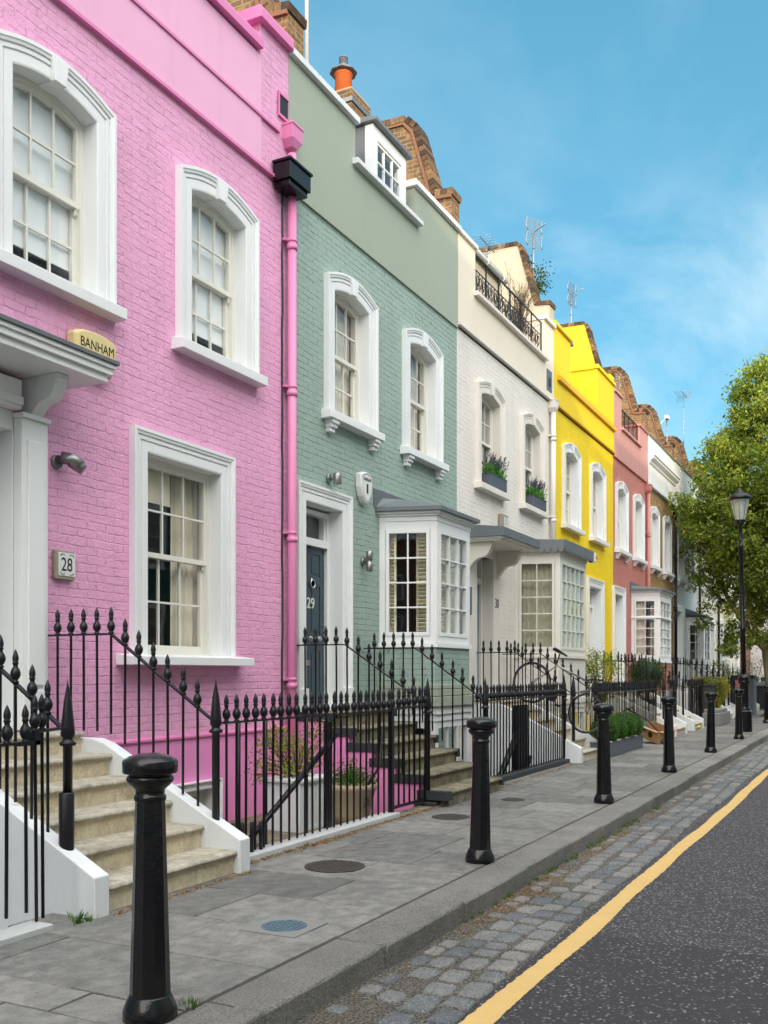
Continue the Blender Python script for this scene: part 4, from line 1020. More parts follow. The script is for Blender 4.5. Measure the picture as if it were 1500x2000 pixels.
def white():
    X0, X1 = 15.22, 20.64
    r, W = house(X0, X1, 'cream white painted brick house with roof balcony and two lavender window boxes')
    L = lambda x: x-X0; holes = []
    cu = [('curtain', .0, 1.0, .35, 1, 'curtain_grey')]
    for i, xc in enumerate((16.76, 19.17)):
        _, h = window(r, L(xc), cols=3, trim='cream_trim', sash='offwhite', fill=cu, seed=5+i, **UPW); holes.append(h)
    holes += [(L(16.01), L(16.83), .95, 3.60), (L(18.4), L(20.3), -1.2, 3.7)]
    shell(r, W, 'cream', 'cream_render', holes)
    d = doorway(r, L(16.02), L(16.82), 1.03, 3.62, door='door_pale', trim='cream_trim', zd=3.13, surround=False)
    k = MB(); k.lathe([(0, -.06), (.035, -.05), (.038, -.03), (.015, -.02), (.015, 0)], (L(16.56), .202, 2.05), 14, axis='y'); k.build('handle', 'chrome', d)
    p = MB(); p.box(L(16.825), L(17.16), -.06, -.001, 1.03, 3.74); p.box(L(15.68), L(16.015), -.06, -.001, 1.03, 3.74); p.box(L(16.015), L(16.825), -.055, -.001, 3.59, 3.74); p.box(L(16.825), L(16.84), -.001, .17, 1.03, 3.6); p.box(L(16.0), L(16.015), -.001, .17, 1.03, 3.6); p.build('pilaster', 'cream_trim', r, bevel=.004)
    text('number', '30', .25, 'ink', r, (L(16.99), -.064, 2.78), sx=.8)
    canopy(r, L(15.42), L(17.22), 3.74, .72, 'cream_trim', brk=(L(15.60), L(17.05)), h=.06, bz=.52, leadh=.15)
    bay_window(r, [(L(18.14), 0), (L(18.36), -.84), (L(20.24), -.84), (L(20.46), 0)], 1.86, 3.80, (2, 5, 2), 5, trim='cream_trim', sash='offwhite', base='cream', zbase=1.0, scallop=True, shutters=False,
               basement=True, ledge='cream_trim', fill=[(0, 1.0, .0, 1.0, 'blind_green')], roofh=.10)
    band(r, W, 'cream_render', [(0, L(15.99), 8.95), (L(15.99), L(19.95), 8.13), (L(19.95), W, 9.02)], z0=7.43, proud=.03)
    ledge(r, 'cream_trim', 0, W, 7.39, h=.05, p=.075)
    coping(r, 'cream_trim', 0, L(16.02), 8.95, h=.09, over=.05); coping(r, 'cream_trim', L(15.93), L(20.0), 8.13, h=.08, over=.09); coping(r, 'cream_trim', L(19.92), W, 9.02, h=.10, over=.06, thick=.9)
    pr = MB(); pr.box(L(19.95), W, .3, .86, 8.1, 9.02); pr.build('pier_return', 'cream_render', r)
    balconyrail(r, L(16.02), L(19.93), 8.22, 8.95, .03)
    # set-back attic storey with its gutter
    a = MB(); a.box(0, L(19.05), .62, .9, 8.0, 9.62); a.build('attic_wall', 'gable_cream', r)
    q = MB(); q.tube([(0.3, .53, 9.60), (L(19.1), .53, 9.60)], .06, 10)
    for i in range(4): q.lathe([(.068, -.03), (.068, .03)], (L(16.2+i*.9), .53, 9.60), 10, axis='x')
    q.build('gutter', 'cream_trim', r)
    rf = MB(); rf.prism([(.50, 9.67), (1.3, 9.95), (5, 10.2), (8, 9.), (.7, 9.6)], 'x', 0, L(19.1)); rf.build('roof', 'slate', r)
    rf = MB(); rf.prism([(.9, 8.0), (8, 8.0), (8, 8.1), (.9, 8.1)], 'x', 0, W); rf.build('flat_roof', 'lead', r)
    party_wall(r, W-.02, 'gable_cream', t=(-.2, .15))
    # stone plaque round the rainwater outlet
    o = MB(); o.box(L(20.12), L(20.46), -.045, -.031, 7.58, 8.02); oo = o.build('outlet_surround', 'lead', r); q = MB(); q.box(L(20.22), L(20.36), -.05, -.0455, 7.66, 7.86); q.build('outlet_void', 'ink', oo)
    drainpipe(r, L(20.42), 3.6, 7.2, 'cream_trim', hz=7.14, y=-.085, r=.055)

def yellow():
    X0, X1 = 20.64, 26.08
    r, W = house(X0, X1, 'bright yellow painted brick house with white arched windows')
    L = lambda x: x-X0; holes = []
    for i, xc in enumerate((22.03, 24.38)):
        _, h = window(r, L(xc), cols=3, sill='plain', fill=[('curtain', 0, 1, 0, 1, 'curtain')], seed=9+i, **UPW); holes.append(h)
    holes += [(L(23.58), L(24.7), .95, 3.66), (L(21.2), L(22.5), 1.7, 3.7)]
    shell(r, W, 'yellow', 'yellow_render', holes)
    _, h = window(r, L(21.85), 1.70, 3.70, 1.2, rise=0, cols=3, fill=[('curtain', 0, 1, 0, 1, 'curtain')])
    doorway(r, L(23.6), L(24.68), 1.03, 3.64, door='white', zd=3.15)
    band(r, W, 'yellow_render', [(0, L(21.95), 9.12), (L(21.95), L(24.35), 8.25), (L(24.35), W, 9.20)], z0=7.43, proud=.03)
    ledge(r, 'yellow_trim', 0, W, 7.39, h=.04, p=.07); ledge(r, 'yellow_trim', L(20.9), W, 7.98, h=.10, p=.10)
    coping(r, 'yellow_render', 0, L(21.97), 9.12, h=.10, over=.06); coping(r, 'yellow_render', L(24.3), W, 9.20, h=.10, over=.05, thick=.8)
    a = MB(); a.box(L(24.35), W, .3, .8, 8.1, 9.2); a.build('pier_return', 'yellow_render', r)
    a = MB(); a.box(0, W, 1.4, 1.6, 8.0, 10.2); a.build('attic_wall', 'yellow_render', r)
    a = MB(); a.box(L(22.0), L(22.35), .10, .55, 8.25, 9.18); ao = a.build('dormer', 'white', r); a = MB(); a.box(L(21.96), L(22.42), .03, .6, 9.18, 9.24); a.build('dormer_roof', 'lead', ao)
    rf = MB(); rf.prism([(.3, 8.0), (8, 8.0), (8, 8.1), (.3, 8.1)], 'x', 0, W); rf.build('flat_roof', 'lead', r)
    party_wall(r, W-.02, 'yellow_render', t=(-.2, .15))

def coral():
    X0, X1 = 26.08, 30.42
    r, W = house(X0, X1, 'dusky coral painted brick house with square bay and coral downpipe')
    L = lambda x: x-X0; holes = []
    for i, xc in enumerate((26.97, 29.10)):
        _, h = window(r, L(xc), cols=2, sill='corbel', fill=[('curtain', 0, 1, 0, 1, 'curtain')], seed=19+i, zs=4.89, zh=6.49, w=.90, rise=.09, aw=1.25, sillx=.06); holes.append(h)
    holes += [(L(26.18), L(27.1), .95, 3.66), (L(28.6), L(30.1), 1.9, 3.6)]
    shell(r, W, 'coral', 'coral_render', holes)
    doorway(r, L(26.2), L(27.08), 1.03, 3.64, door='white', zd=3.15)
    bay_window(r, [(L(28.26), 0), (L(28.42), -.76), (L(30.16), -.76), (L(30.3), 0)], 1.86, 3.74, (2, 3, 2), 4, base='coral', zbase=1.0, transom=.66, shutters=False, fill=[(0, .5, 0, 1.0, 'curtain')], roofh=.1)
    band(r, W, 'coral_render', [(0, L(26.95), 9.08), (L(26.95), L(29.2), 8.22), (L(29.2), W, 8.84)], z0=7.35, proud=.03)
    ledge(r, 'coral_trim', 0, W-.2, 7.33, h=.03, p=.05)
    coping(r, 'coral_render', 0, L(26.97), 9.08, h=.08, over=.05); coping(r, 'coral_render', L(26.9), L(29.3), 8.22, h=.07, over=.07); coping(r, 'coral_trim', L(29.15), W, 8.84, h=.07, over=.04, thick=.9)
    a = MB(); a.box(L(29.2), W, .3, .85, 8.1, 8.84); a.build('pier_return', 'coral_render', r)
    balconyrail(r, L(26.97), L(29.18), 8.29, 8.86, .03, scroll=False)
    a = MB(); a.box(0, W, 1.5, 1.7, 8.0, 9.6); a.build('attic_wall', 'white_render', r)
    rf = MB(); rf.prism([(.3, 8.0), (8, 8.0), (8, 8.1), (.3, 8.1)], 'x', 0, W); rf.build('flat_roof', 'lead', r)
    party_wall(r, W-.02, 'stock', t=(-.25, .15))
    drainpipe(r, L(30.22), 1.0, 7.10, 'coral_trim', hz=7.0, y=-.085, r=.055)

def brickhouse():
    X0, X1 = 30.42, 34.78
    r, W = house(X0, X1, 'bare yellow stock brick house under a white cornice band')
    L = lambda x: x-X0; holes = []
    for i, xc in enumerate((31.45, 33.50)):
        _, h = window(r, L(xc), cols=2, sill='corbel', fill=[('curtain', 0, 1, 0, 1, 'curtain')], lod=1, zs=4.89, zh=6.49, w=.90, rise=.09, aw=1.25, sillx=.06); holes.append(h)
    holes.append((L(32.78), L(33.7), .95, 3.72))
    shell(r, W, 'stock_yellow', 'white_render', holes)
    doorway(r, L(32.78), L(33.7), 1.03, 3.72, door='white', zd=3.15, lod=1)
    _, h = window(r, L(31.4), 1.7, 3.7, 1.0, rise=0, cols=3, lod=1)
    band(r, W, 'white_render', [(0, W, 8.86)], z0=7.35, proud=.04)
    ledge(r, 'white', 0, W, 7.30, h=.10, p=.10)
    c = MB(); c.prism([(-.04, 7.98), (-.09, 8.02), (-.09, 8.07), (-.2, 8.14), (-.2, 8.2), (-.24, 8.22), (-.24, 8.28), (-.04, 8.33)], 'x', 0.02, W+.0); c.build('cornice', 'white', r)
    coping(r, 'lead', 0, W, 8.86, h=.06, over=.04)
    roof(r, W, z1=9.4); party_wall(r, W-.02, 'stock', t=(-.25, .15), dz=-.1)
    drainpipe(r, W-.05, -1, 7.1, 'black_iron', hz=7.0, y=-.085, r=.05)

def far_house(X0, X1, label, wall, rend, trim='white', wx=None, dx=None, bay=None, pipe=None, bayroof='lead', top=8.9, z7=7.35, gable=True, cornice=True):
    r, W = house(X0, X1, label)
    L = lambda x: x-X0; holes = []
    for i, xc in enumerate(wx or (X0+1.4, X1-1.4)):
        _, h = window(r, L(xc), cols=2, sill='corbel', fill=[('curtain', 0, 1, 0, 1, 'curtain')], lod=1, zs=4.89, zh=6.49, w=.90, rise=.09, aw=1.25, sillx=.06, trim=trim); holes.append(h)
    dx = dx or X0+1.1; holes.append((L(dx-.5), L(dx+.5), .95, 3.72))
    if bay: holes.append((L(bay[0]+.3), L(bay[1]-.3), 1.7, 3.4))
    else: holes.append((L(X1-2.2), L(X1-1.0), 1.7, 3.72))
    shell(r, W, wall, rend, holes)
    doorway(r, L(dx-.5), L(dx+.5), 1.03, 3.72, door='door_blue' if wall == 'buff' else 'white', zd=3.15, lod=1, trim=trim)
    if bay: bay_window(r, [(L(bay[0]), 0), (L(bay[0]+.35), -.55), (L(bay[1]-.35), -.55), (L(bay[1]), 0)], 1.86, 3.45, (1, 2, 1), 4, base=wall, zbase=1.0, shutters=False, lod=1, roofmat=bayroof, trim=trim)
    else: window(r, L(X1-1.6), 1.7, 3.7, 1.15, rise=0, cols=3, lod=1, trim=trim, fill=[('curtain', 0, 1, 0, 1, 'curtain')])
    band(r, W, rend, [(0, W, top)], z0=z7, proud=.03)
    if cornice: ledge(r, trim, 0, W, z7-.04, h=.10, p=.12)
    coping(r, 'lead', 0, W, top, h=.06, over=.04)
    roof(r, W, z1=top+.45)
    if gable: party_wall(r, W-.02, 'stock', t=(-.25, .15), dz=-.1)
    if pipe: drainpipe(r, W-.05, -1, 7.1, pipe, hz=7.0, y=-.085, r=.05)
    return r

pink(); green(); white(); yellow(); coral(); brickhouse()
far_house(34.78, 39.9, 'white stucco house with dark roofed bay beyond the bare brick house', 'white_render', 'white_render', wx=(36.0, 38.4), dx=35.7, bay=(37.3, 39.5), pipe='black_iron', bayroof='black_matt')
far_house(39.9, 45.0, 'cream stucco house beside the dark drainpipe, partly behind tree foliage', 'buff_render', 'white_render', pipe='black_iron', top=8.7)
far_house(45.0, 50.2, 'buff brick house past the cream stucco house, mostly behind leaves', 'buff', 'buff_render')
far_house(50.2, 55.6, 'farthest buff terrace house before the street bends', 'buff_render', 'buff_render', cornice=False)
# ------------------------------------------------------------------ steps and railings
front_steps('stone front steps with white cheek walls leading up to number 28', 4.49, 6.14)
g = front_steps('mossy grey stone steps with black painted edges below the navy door', 10.12, 11.78, tread='step_old', riser='step_old', style='open', side='pink_deep')
front_steps('white cheeked front steps with the bicycle standing on them', 15.93, 17.50, cheek='white_old', Y0=4.45, run=.28)
front_steps('front steps with an orange topped cheek below the yellow house door', 23.62, 25.22, cheek='white_old', lod=1)
front_steps('front steps below the coral house door', 26.22, 27.78, cheek='white_old', lod=1)
front_steps('front steps of the bare brick house', 32.46, 34.04, cheek='white_old', lod=1)
front_steps('front steps of the white stucco house beside the dark drainpipe', 34.92, 36.48, cheek='white_old', lod=1)
front_steps('front steps of the cream stucco house behind the shrubs', 40.22, 41.78, cheek='white_old', lod=1)
front_steps('front steps of the buff brick house near the end', 45.32, 46.88, cheek='white_old', lod=1)

GA = 'black spear-topped area railings'
GS = 'railings beside the front steps'
def sleeve(root):
    s = MB(); s.lathe([(.045, .34), (.048, .36), (.048, .74), (.040, .75)], (0, 4.57-6.33, 0), 12); s.build('sleeve', 'black_rail', root)
r = stair_rail('stair railing with a thick sleeved post on the near white cheek wall', 4.57); sleeve(r)
stair_rail('stair railing with a cone post on the far white cheek wall', 6.07, y_bot=4.53)
stair_rail('stair railing on the near side of the mossy steps, in front of the navy door', 10.05, y_bot=4.55, z_floor=1.0, y_flat=5.62, zb_bot=.06, zrail=1.84, zr_bot=1.14)
stair_rail('stair railing on the mossy steps in front of the sage bay window', 11.86, y_bot=4.55, z_floor=1.0, y_flat=5.55, zb_bot=.1, zrail=1.84, zr_bot=1.14)
stair_rail('stair railing in front of the pale blue door', 16.0, zrail=1.86, zr_bot=1.14, top=1.48)
stair_rail('stair railing behind the bicycle saddle, below the scalloped bay', 17.43, zrail=1.86, zr_bot=1.14, top=1.48)
for x0, x1, nm in ((23.7, 25.14, 'yellow house steps'), (26.3, 27.7, 'coral house steps'), (32.54, 33.96, 'bare brick house steps'), (35.0, 36.4, 'white stucco house steps'), (40.3, 41.7, 'cream stucco house steps')):
    lo = 1
    stair_rail('stair railing on the near side of the '+nm, x0, lod=lo); stair_rail('stair railing on the far side of the '+nm, x1, lod=lo)

def hook(root):
    h = MB(); h.tube([(1.29, .01, 1.08), (1.30, .01, 1.22), (1.40, .01, 1.26), (1.52, 0, 1.28)], .016, 6); h.box(1.22, 1.34, -.02, .02, 1.07, 1.095); h.build('latch', 'black_rail', root)
    f = MB(); f.lathe([(.05, .0), (.06, .02), (.03, .05)], (1.18, 0, .0), 8); f.box(1.05, 1.22, -.012, .012, .135, .16); f.build('hinge', 'cast_iron', root)
railing('area railing beside the near cheek wall of the number 28 steps', [(2.7, 4.36), (4.10, 4.36)], [1.10, 1.10], [.13, .13], spacing=.145, group=GA, start=.05, end=.05)
railing('short hinged end railing against the near cheek wall', [(4.13, 4.40), (4.44, 4.50)], [1.155, 1.16], [.035, .035], spacing=.3, group=GA, start=.05, end=.2, extra=lambda r_: MB().box(-.14, .005, -.06, .0, 1.085, 1.11).box(-.03, .005, -.06, -.0, 1.085, 1.165).build('latch', 'black_rail', r_))
def brace(root):
    b = MB(); b.box(1.74, 1.80, .06, .12, -1.7, 1.05); b.box(2.90, 2.95, -.025, .025, .0, 1.14)
    for x in (.35, .74, 1.40): b.lathe([(.016, -.1), (.016, 1.1)], (x, .10, 0), 8)
    b.build('post', 'black_rail', root)
    b = MB(); b.tube([(.10, .06, -.05), (1.86, .05, .92)], .026, 6); b.tube([(2.5, .05, .38), (2.75, .04, .55), (2.80, .04, .95)], .014, 6); b.build('brace', 'black_rail', root)
    s = MB()
    for x in (.13, .26, .39, .52): s.lathe([(.017, .05), (.017, .33-.1*x), (.012, .335-.1*x)], (x, 0, 0), 8)
    s.build('sleeve', 'black_rail', root)
railing('area railing in front of the pink wall and the potted plants', [(6.16, 4.53), (9.08, 4.53)], [1.115, 1.115], [.05, .05], spacing=.128, group=GA, start=.05, end=.03, extra=brace)
def gate(root):
    b = MB(); b.box(.0, .92, -.012, .012, .07, .10); b.box(-.01, .02, -.018, .018, .06, 1.13); b.box(.90, .93, -.018, .018, .02, 1.13); b.tube([(.05, .02, .45), (.06, .02, .70), (.02, .02, .72)], .012, 6); b.build('gate_frame', 'black_rail', root)
railing('low iron gate between the pink area and the mossy steps', [(9.11, 4.55), (10.03, 4.55)], [1.12, 1.14], [.09, .09], spacing=.125, group=GA, start=.06, end=.06, name='iron_gate', cat='gate', extra=gate)
p = MB(); p.box(9.98, 10.45, 4.42, 4.70, 0.002, .05); tag(p.build('post_base_slab', 'black_matt', bevel=.01), 'black painted slab under the railing post of the mossy steps', 'slab')
def screen(root):
    b = MB(); b.box(1.9, 2.42, .10, .16, -1.6, 1.02); b.tube([(.7, .08, -.3), (2.1, .10, .75)], .05, 6); b.tube([(1.0, .08, -.9), (2.5, .1, .2)], .05, 6); b.build('brace', 'black_rail', root)
railing('area railing with black stays between the sage bay and the bicycle', [(11.92, 4.70), (15.98, 4.70)], [1.13, 1.13], [.07, .07], spacing=.125, group=GA, start=.05, end=.05, posts=[(4.03, 1.46)], extra=screen)
for (x0, x1, nm, sp) in ((17.56, 23.56, 'area railing behind the box balls below the scalloped bay', .125), (25.3, 26.16, 'short area railing between the yellow and coral doors', .13), (27.86, 32.4, 'area railing below the square white bay', .14),
                     (34.1, 34.86, 'short area railing beside the dark drainpipe', .15), (36.55, 40.15, 'area railing behind the golden column shrub', .15), (41.85, 45.25, 'area railing past the grey bin store', .17), (46.95, 54.0, 'farthest area railing before the street bends', .2)):
    railing(nm, [(x0, 4.70), (x1, 4.70)], [1.13, 1.13], [.05, .05], spacing=sp, group=GA, lod=1, start=.05, end=.05)
# back rail on the light well behind
# ------------------------------------------------------------------ bollards
def bollard_meshes():
    P = {}
    b = MB(); b.lathe([(.118, 0), (.118, .035), (.110, .06), (.092, .10), (.088, .105)], n=24); P['base'] = b.mesh('base', M['bollard_iron'])
    b = MB(); b.lathe([(.088, .10), (.064, .955), (.064, .957)], n=10, smooth=False); P['shaft'] = b.mesh('shaft', M['bollard_iron'])
    b = MB(); b.lathe([(.066, .945), (.069, .95), (.069, .965), (.066, .97), (.062, .975), (.064, .995), (.085, 1.012), (.100, 1.03), (.103, 1.042), (.096, 1.055), (.092, 1.058), (.094, 1.062), (.115, 1.066), (.119, 1.072), (.119, 1.115), (.114, 1.124), (.09, 1.139), (.045, 1.151), (.0, 1.154)], n=32); P['cap'] = b.mesh('cap', M['bollard_iron'])
    return P
BP = bollard_meshes()
BL = ['tall black iron bollard in front of the number 28 stone steps', 'black iron bollard in front of the mossy steps and sage bay', 'black iron bollard in front of the bicycle wheel and grey planter',
      'black iron bollard in front of the tilted cardboard box', 'black iron bollard in front of the golden column shrub', 'black iron bollard standing just before the street lamp', 'black iron bollard beside the tree trunk']
root0 = None
for i, x in enumerate((3.32, 7.26, 11.2, 15.14, 19.25, 23.45, 31.3)):
    if root0 is None:
        root0 = empty('bollard', (x, 2.83, 0), BL[i], 'bollard', 'black bollards along the kerb'); parts = [part(k, BP[k], root0) for k in BP]; r_ = root0
    else:
        r_ = root0.copy(); COL.objects.link(r_); r_.location = (x, 2.83 if i < 6 else 2.98, 0); r_['label'] = BL[i]; r_.rotation_euler = (radians((0, .5, -.4, .3, -.6, .4, .2)[i]), radians((0, -.4, .3, .5, .2, -.5, .3)[i]), i*.7)
        for c_ in parts: d_ = c_.copy(); COL.objects.link(d_); d_.parent = r_
# ------------------------------------------------------------------ street lamp
def lamp():
    r = empty('street_lamp', (26.5, 3.05, 0), 'black street lamp with tapered glass lantern in front of the tree crown', 'street lamp'); r.rotation_euler = (radians(-1.2), 0, 0)
    b = MB(); b.lathe([(.19, 0), (.19, .52), (.16, .56)], n=8, smooth=False); b.lathe([(.16, .56), (.115, .60), (.11, .66), (.105, 1.22), (.14, 1.25), (.15, 1.29), (.11, 1.33), (.16, 1.37), (.12, 1.42), (.07, 1.5)], n=20); b.build('pedestal', 'black_iron', r)
    b = MB(); b.lathe([(.066, 1.48), (.062, 2.6), (.07, 2.62), (.07, 2.68), (.06, 2.70), (.052, 4.72), (.065, 4.74), (.065, 4.80), (.05, 4.82), (.045, 5.30), (.07, 5.34), (.12, 5.40)], n=16); b.box(-.16, .16, -.02, .02, 4.90, 4.93); b.build('pole', 'black_iron', r)
    b = MB(); b.lathe([(.125, 5.40), (.14, 5.44), (.12, 5.45)], n=16); b.lathe([(.235, 5.96), (.27, 5.975), (.275, 6.0), (.27, 6.05), (.23, 6.10), (.15, 6.14), (.08, 6.155), (.07, 6.20), (.035, 6.23), (.03, 6.26), (.0, 6.29)], n=24)
    for k in range(8):
        a = 2*pi*k/8; b.tube([(.125*cos(a), .125*sin(a), 5.44), (.238*cos(a), .238*sin(a), 5.97)], .0045, 4)
    b.build('lantern_frame', 'black_iron', r)
    g = MB(); g.lathe([(.12, 5.45), (.232, 5.96)], n=24); g.f = [f for f in g.f if len(f) == 4]; g.sm = [True]*len(g.f); g.build('lantern_glass', 'glass_lamp', r, fix=False)
    g = MB(); g.lathe([(.0, 5.62), (.05, 5.66), (.075, 5.76), (.05, 5.88), (.03, 5.97)], n=14); g.lathe([(.02, 5.42), (.02, 5.62)], n=8); g.build('lamp_bulb', 'plastic_white', r)
lamp()
# ------------------------------------------------------------------ manholes, plates, litter
def manhole(x, y, rad, label, mat='cast_iron', square=False):
    r = MB(); r.lathe([(rad, .0), (rad, .006), (rad-.012, .008)], n=36)
    q = rad-.02; k = 0
    rr = int(q/.035)
    for i in range(-rr, rr+1):
        for j in range(-rr, rr+1):
            if hypot(i, j)*.035 < q-.01 and (i+j) % 2 == 0: r.box(i*.035-.014, i*.035+.014, j*.035-.014, j*.035+.014, .0075, .0105)
    o = r.build('manhole_cover', mat, loc=(x, y, .0))
    tag(o, label, 'manhole cover'); return o
manhole(6.56, 3.76, .235, 'large round iron manhole cover in the pavement by the pink area railing')
manhole(9.36, 3.97, .20, 'round iron manhole cover beside the mossy steps')
manhole(10.98, 3.86, .14, 'small round iron cover past the bollard of the sage house')
s_ = empty('inspection_cover', (4.86, 3.13, 0), 'square grey plate with a round blue grid cover near the kerb', 'manhole cover')
q = MB(); q.box(-.19, .19, -.19, .19, .0, .007); q.build('surround_plate', 'rubber_grey', s_)
M['blue_iron'] = m_paint('blue_worn_iron', (.09, .14, .18), rough=.55, stain=.5, bump=.003, scale=20)
q = MB(); q.lathe([(.135, .0), (.135, .009), (.128, .010)], n=28)
for i in range(-3, 4):
    for j in range(-3, 4):
        if hypot(i, j) < 3.4: q.box(i*.036-.014, i*.036+.014, j*.036-.014, j*.036+.014, .0095, .013)
q.build('grid_lid', 'blue_iron', s_)
rl = random.Random(11)
l = MB()
def drift():
    u = rl.random()
    if u < .55: return (rl.uniform(6.2, 10.1), 4.43-abs(rl.gauss(0, .035)), rl.uniform(.003, .014))
    if u < .65: return (7.4+rl.gauss(0, .25), 4.40-abs(rl.gauss(0, .05)), rl.uniform(.003, .02))
    if u < .85: return (rl.uniform(12, 15.6), 4.47-abs(rl.gauss(0, .05)), rl.uniform(.003, .012))
    return (rl.uniform(4.6, 6.1), 4.24+rl.uniform(-.04, .02), .005)
l.leaves(2600, drift, .022, rl, flat=.9)
def gutter():
    x = rl.choice((6.3, 6.9, 7.4, 8.9, 9.6))+rl.gauss(0, .35) if rl.random() < .7 else rl.uniform(3, 14)
    return (x, 2.38-abs(rl.gauss(0, .12)), -.128+rl.random()*.012)
l.leaves(2600, gutter, .018, rl, flat=.9)
tag(l.build('fallen_leaves', 'leaf_fallen', fix=False), 'brown fallen leaves and blossom drifted along the railing coping and gutter', 'leaf litter', kind='stuff')
w = MB()
def tuft(mb, x, y, z, n, h, spread, rnd):
    if mb.t is None: mb.t = [.5]*len(mb.f)
    for _ in range(n):
        a = rnd.random()*6.283; d = rnd.random()*spread; bx, by = x+cos(a)*d, y+sin(a)*d; hh = h*rnd.uniform(.4, 1); ln = rnd.uniform(.1, .6)*hh; wv = .004
        p0 = (bx-wv*sin(a), by+wv*cos(a), z); p1 = (bx+wv*sin(a), by-wv*cos(a), z); p2 = (bx+cos(a)*ln*.5, by+sin(a)*ln*.5, z+hh*.7); p3 = (bx+cos(a)*ln, by+sin(a)*ln, z+hh)
        mb.face([p0, p1, p2], rnd.random()); mb.face([p0, p2, p3], rnd.random())
tuft(w, 4.36, 4.28, 0, 34, .10, .05, rl); tuft(w, 4.44, 4.26, 0, 26, .06, .05, rl); tuft(w, 3.52, 2.75, 0, 40, .045, .06, rl); tuft(w, 7.2, 4.43, 0, 20, .05, .04, rl)
for _ in range(26): tuft(w, rl.uniform(5.6, 9.5), 2.40, -.13, 14, .035, .03, rl)
for _ in range(14): tuft(w, rl.uniform(8, 12), 2.38, -.13, 20, .05, .06, rl)
tag(w.build('weeds', 'leaf_box', fix=False), 'small green weeds at the foot of walls, bollard and kerb', 'weeds', kind='stuff')
# ------------------------------------------------------------------ things fixed to the fronts
def plaque28():
    r = empty('house_number_tile', (6.29, 6.34, 2.44), 'white ceramic tile with number 28 in a worn stone frame on the pink wall', 'house number')
    b = MB(); b.box(-.115, .115, -.035, .005, -.125, .125); b.build('stone_frame', 'stone_tile_frame', r, bevel=.008)
    b = MB(); b.box(-.082, .112, -.042, -.0352, -.095, .108); b.build('tile', 'plastic_white', r, bevel=.002)
    text('number', '28', .165, 'ink', r, (.012, -.0435, .0), sx=.82, ext=.001)
    q = MB()
    for sx in (-1, 1):
        for sz in (-1, 1):
            for k in range(3): q.tube([(.015+sx*(.03+.018*k+.012*t), -.0435, sz*(.078+.012*sin(t*2+k))+.006) for t in (0, .5, 1)], .003, 4)
    q.build('scroll_ornament', 'ink', r)
plaque28()
def alarm_yellow():
    r = empty('alarm_box', (6.60, 6.34, 4.38), 'yellowed alarm box on the pink wall above the porch canopy', 'alarm box')
    pl = [(-.24, -.13), (-.20, -.19), (.20, -.19), (.24, -.13), (.26, .10)]+[(.26*cos(t), .10+.07*sin(t)) for t in [pi*k/10 for k in range(1, 10)]]+[(-.26, .10)]
    b = MB(); n = len(pl); R = []
    for v, s_c in ((0, 1), (-.08, 1), (-.11, .93), (-.115, .88)): R.append([(x*s_c, v, z*s_c) for x, z in pl])
    b.grid(R, True, (True, True)); b.build('case', 'plastic_yellow', r)
    text('lettering', 'BANHAM', .12, 'ink', r, (.0, -.1165, .035), sx=.85, ext=.001); text('lettering', '071', .055, 'ink', r, (.02, -.1165, -.095), ext=.001)
alarm_yellow()
def alarm_shield():
    r = empty('alarm_box', (11.80, 6.34, 4.05), 'white shield shaped alarm box above the sage bay window', 'alarm box')
    pl = [(-.17, .16), (-.10, .20), (0, .215), (.10, .20), (.17, .16), (.165, .0), (.12, -.13), (.05, -.21), (0, -.235), (-.05, -.21), (-.12, -.13), (-.165, .0)]
    b = MB(); b.grid([[(x*s_c, v, z*s_c) for x, z in pl] for v, s_c in ((0, 1), (-.07, 1), (-.09, .93), (-.092, .9))], True, (True, True)); b.build('case', 'plastic_white', r)
    q = MB(); q.grid([[(x*s_c, -.0935, z*s_c) for x, z in pl] for s_c in (.86, .82)], True); q.box(-.022, .022, -.0955, -.0925, -.085, .045); q.build('emblem', 'ink', r)
    text('lettering', 'BANHAM', .072, 'ink', r, (0, -.094, .105), sx=.75, ext=.001)
alarm_shield()
def spot(x, z, label, n=1):
    r = empty('wall_lamp', (x, 6.34, z), label, 'wall lamp')
    b = MB(); b.lathe([(.055, -.03), (.06, -.015), (.06, 0)], n=16, axis='y'); b.tube([(0, -.03, 0), (0, -.09, -.01)], .015, 8); b.build('bracket', 'steel', r)
    b = MB()
    if n == 1: b.lathe([(.05, -.09), (.055, -.08), (.055, .04), (.045, .06), (.0, .065)], (0, -.13, 0), 16)
    elif n == 2:
        b.tube([(0, -.06, .03), (.05, -.13, .02), (.10, -.19, -.04)], .055, 14); b.tube([(.05, -.12, -.0), (.12, -.20, -.07)], .05, 14)
    else: b.lathe([(.04, -.14), (.045, -.135), (.045, -.02), (.04, -.015), (.04, .015), (.045, .02), (.045, .135), (.04, .14)], (0, -.10, 0), 16)
    b.build('lamp_head', 'steel', r)
spot(6.22, 3.33, 'twin steel spotlight on the pink wall below the canopy bracket', 2)
spot(10.90, 4.02, 'small steel spotlight above the navy door surround', 1)
spot(11.84, 3.04, 'steel up and down wall lamp between the navy door and the bay', 3)
def small_box():
    r = empty('meter_plate', (17.38, 6.34, 4.35), 'small square grey box with a pale face on the cream wall', 'sign plate')
    b = MB(); b.box(-.17, .17, -.07, .0, -.14, .14); b.build('case', 'stone_tile_frame', r, bevel=.006); b = MB(); b.box(-.05, .13, -.078, -.0702, -.09, .09); b.build('face', 'plastic_white', r)
    q = MB()
    for k in range(4): q.box(-.02, .10, -.08, -.0785, .06-.035*k, .068-.035*k)
    q.build('lettering', 'ink', r)
small_box()
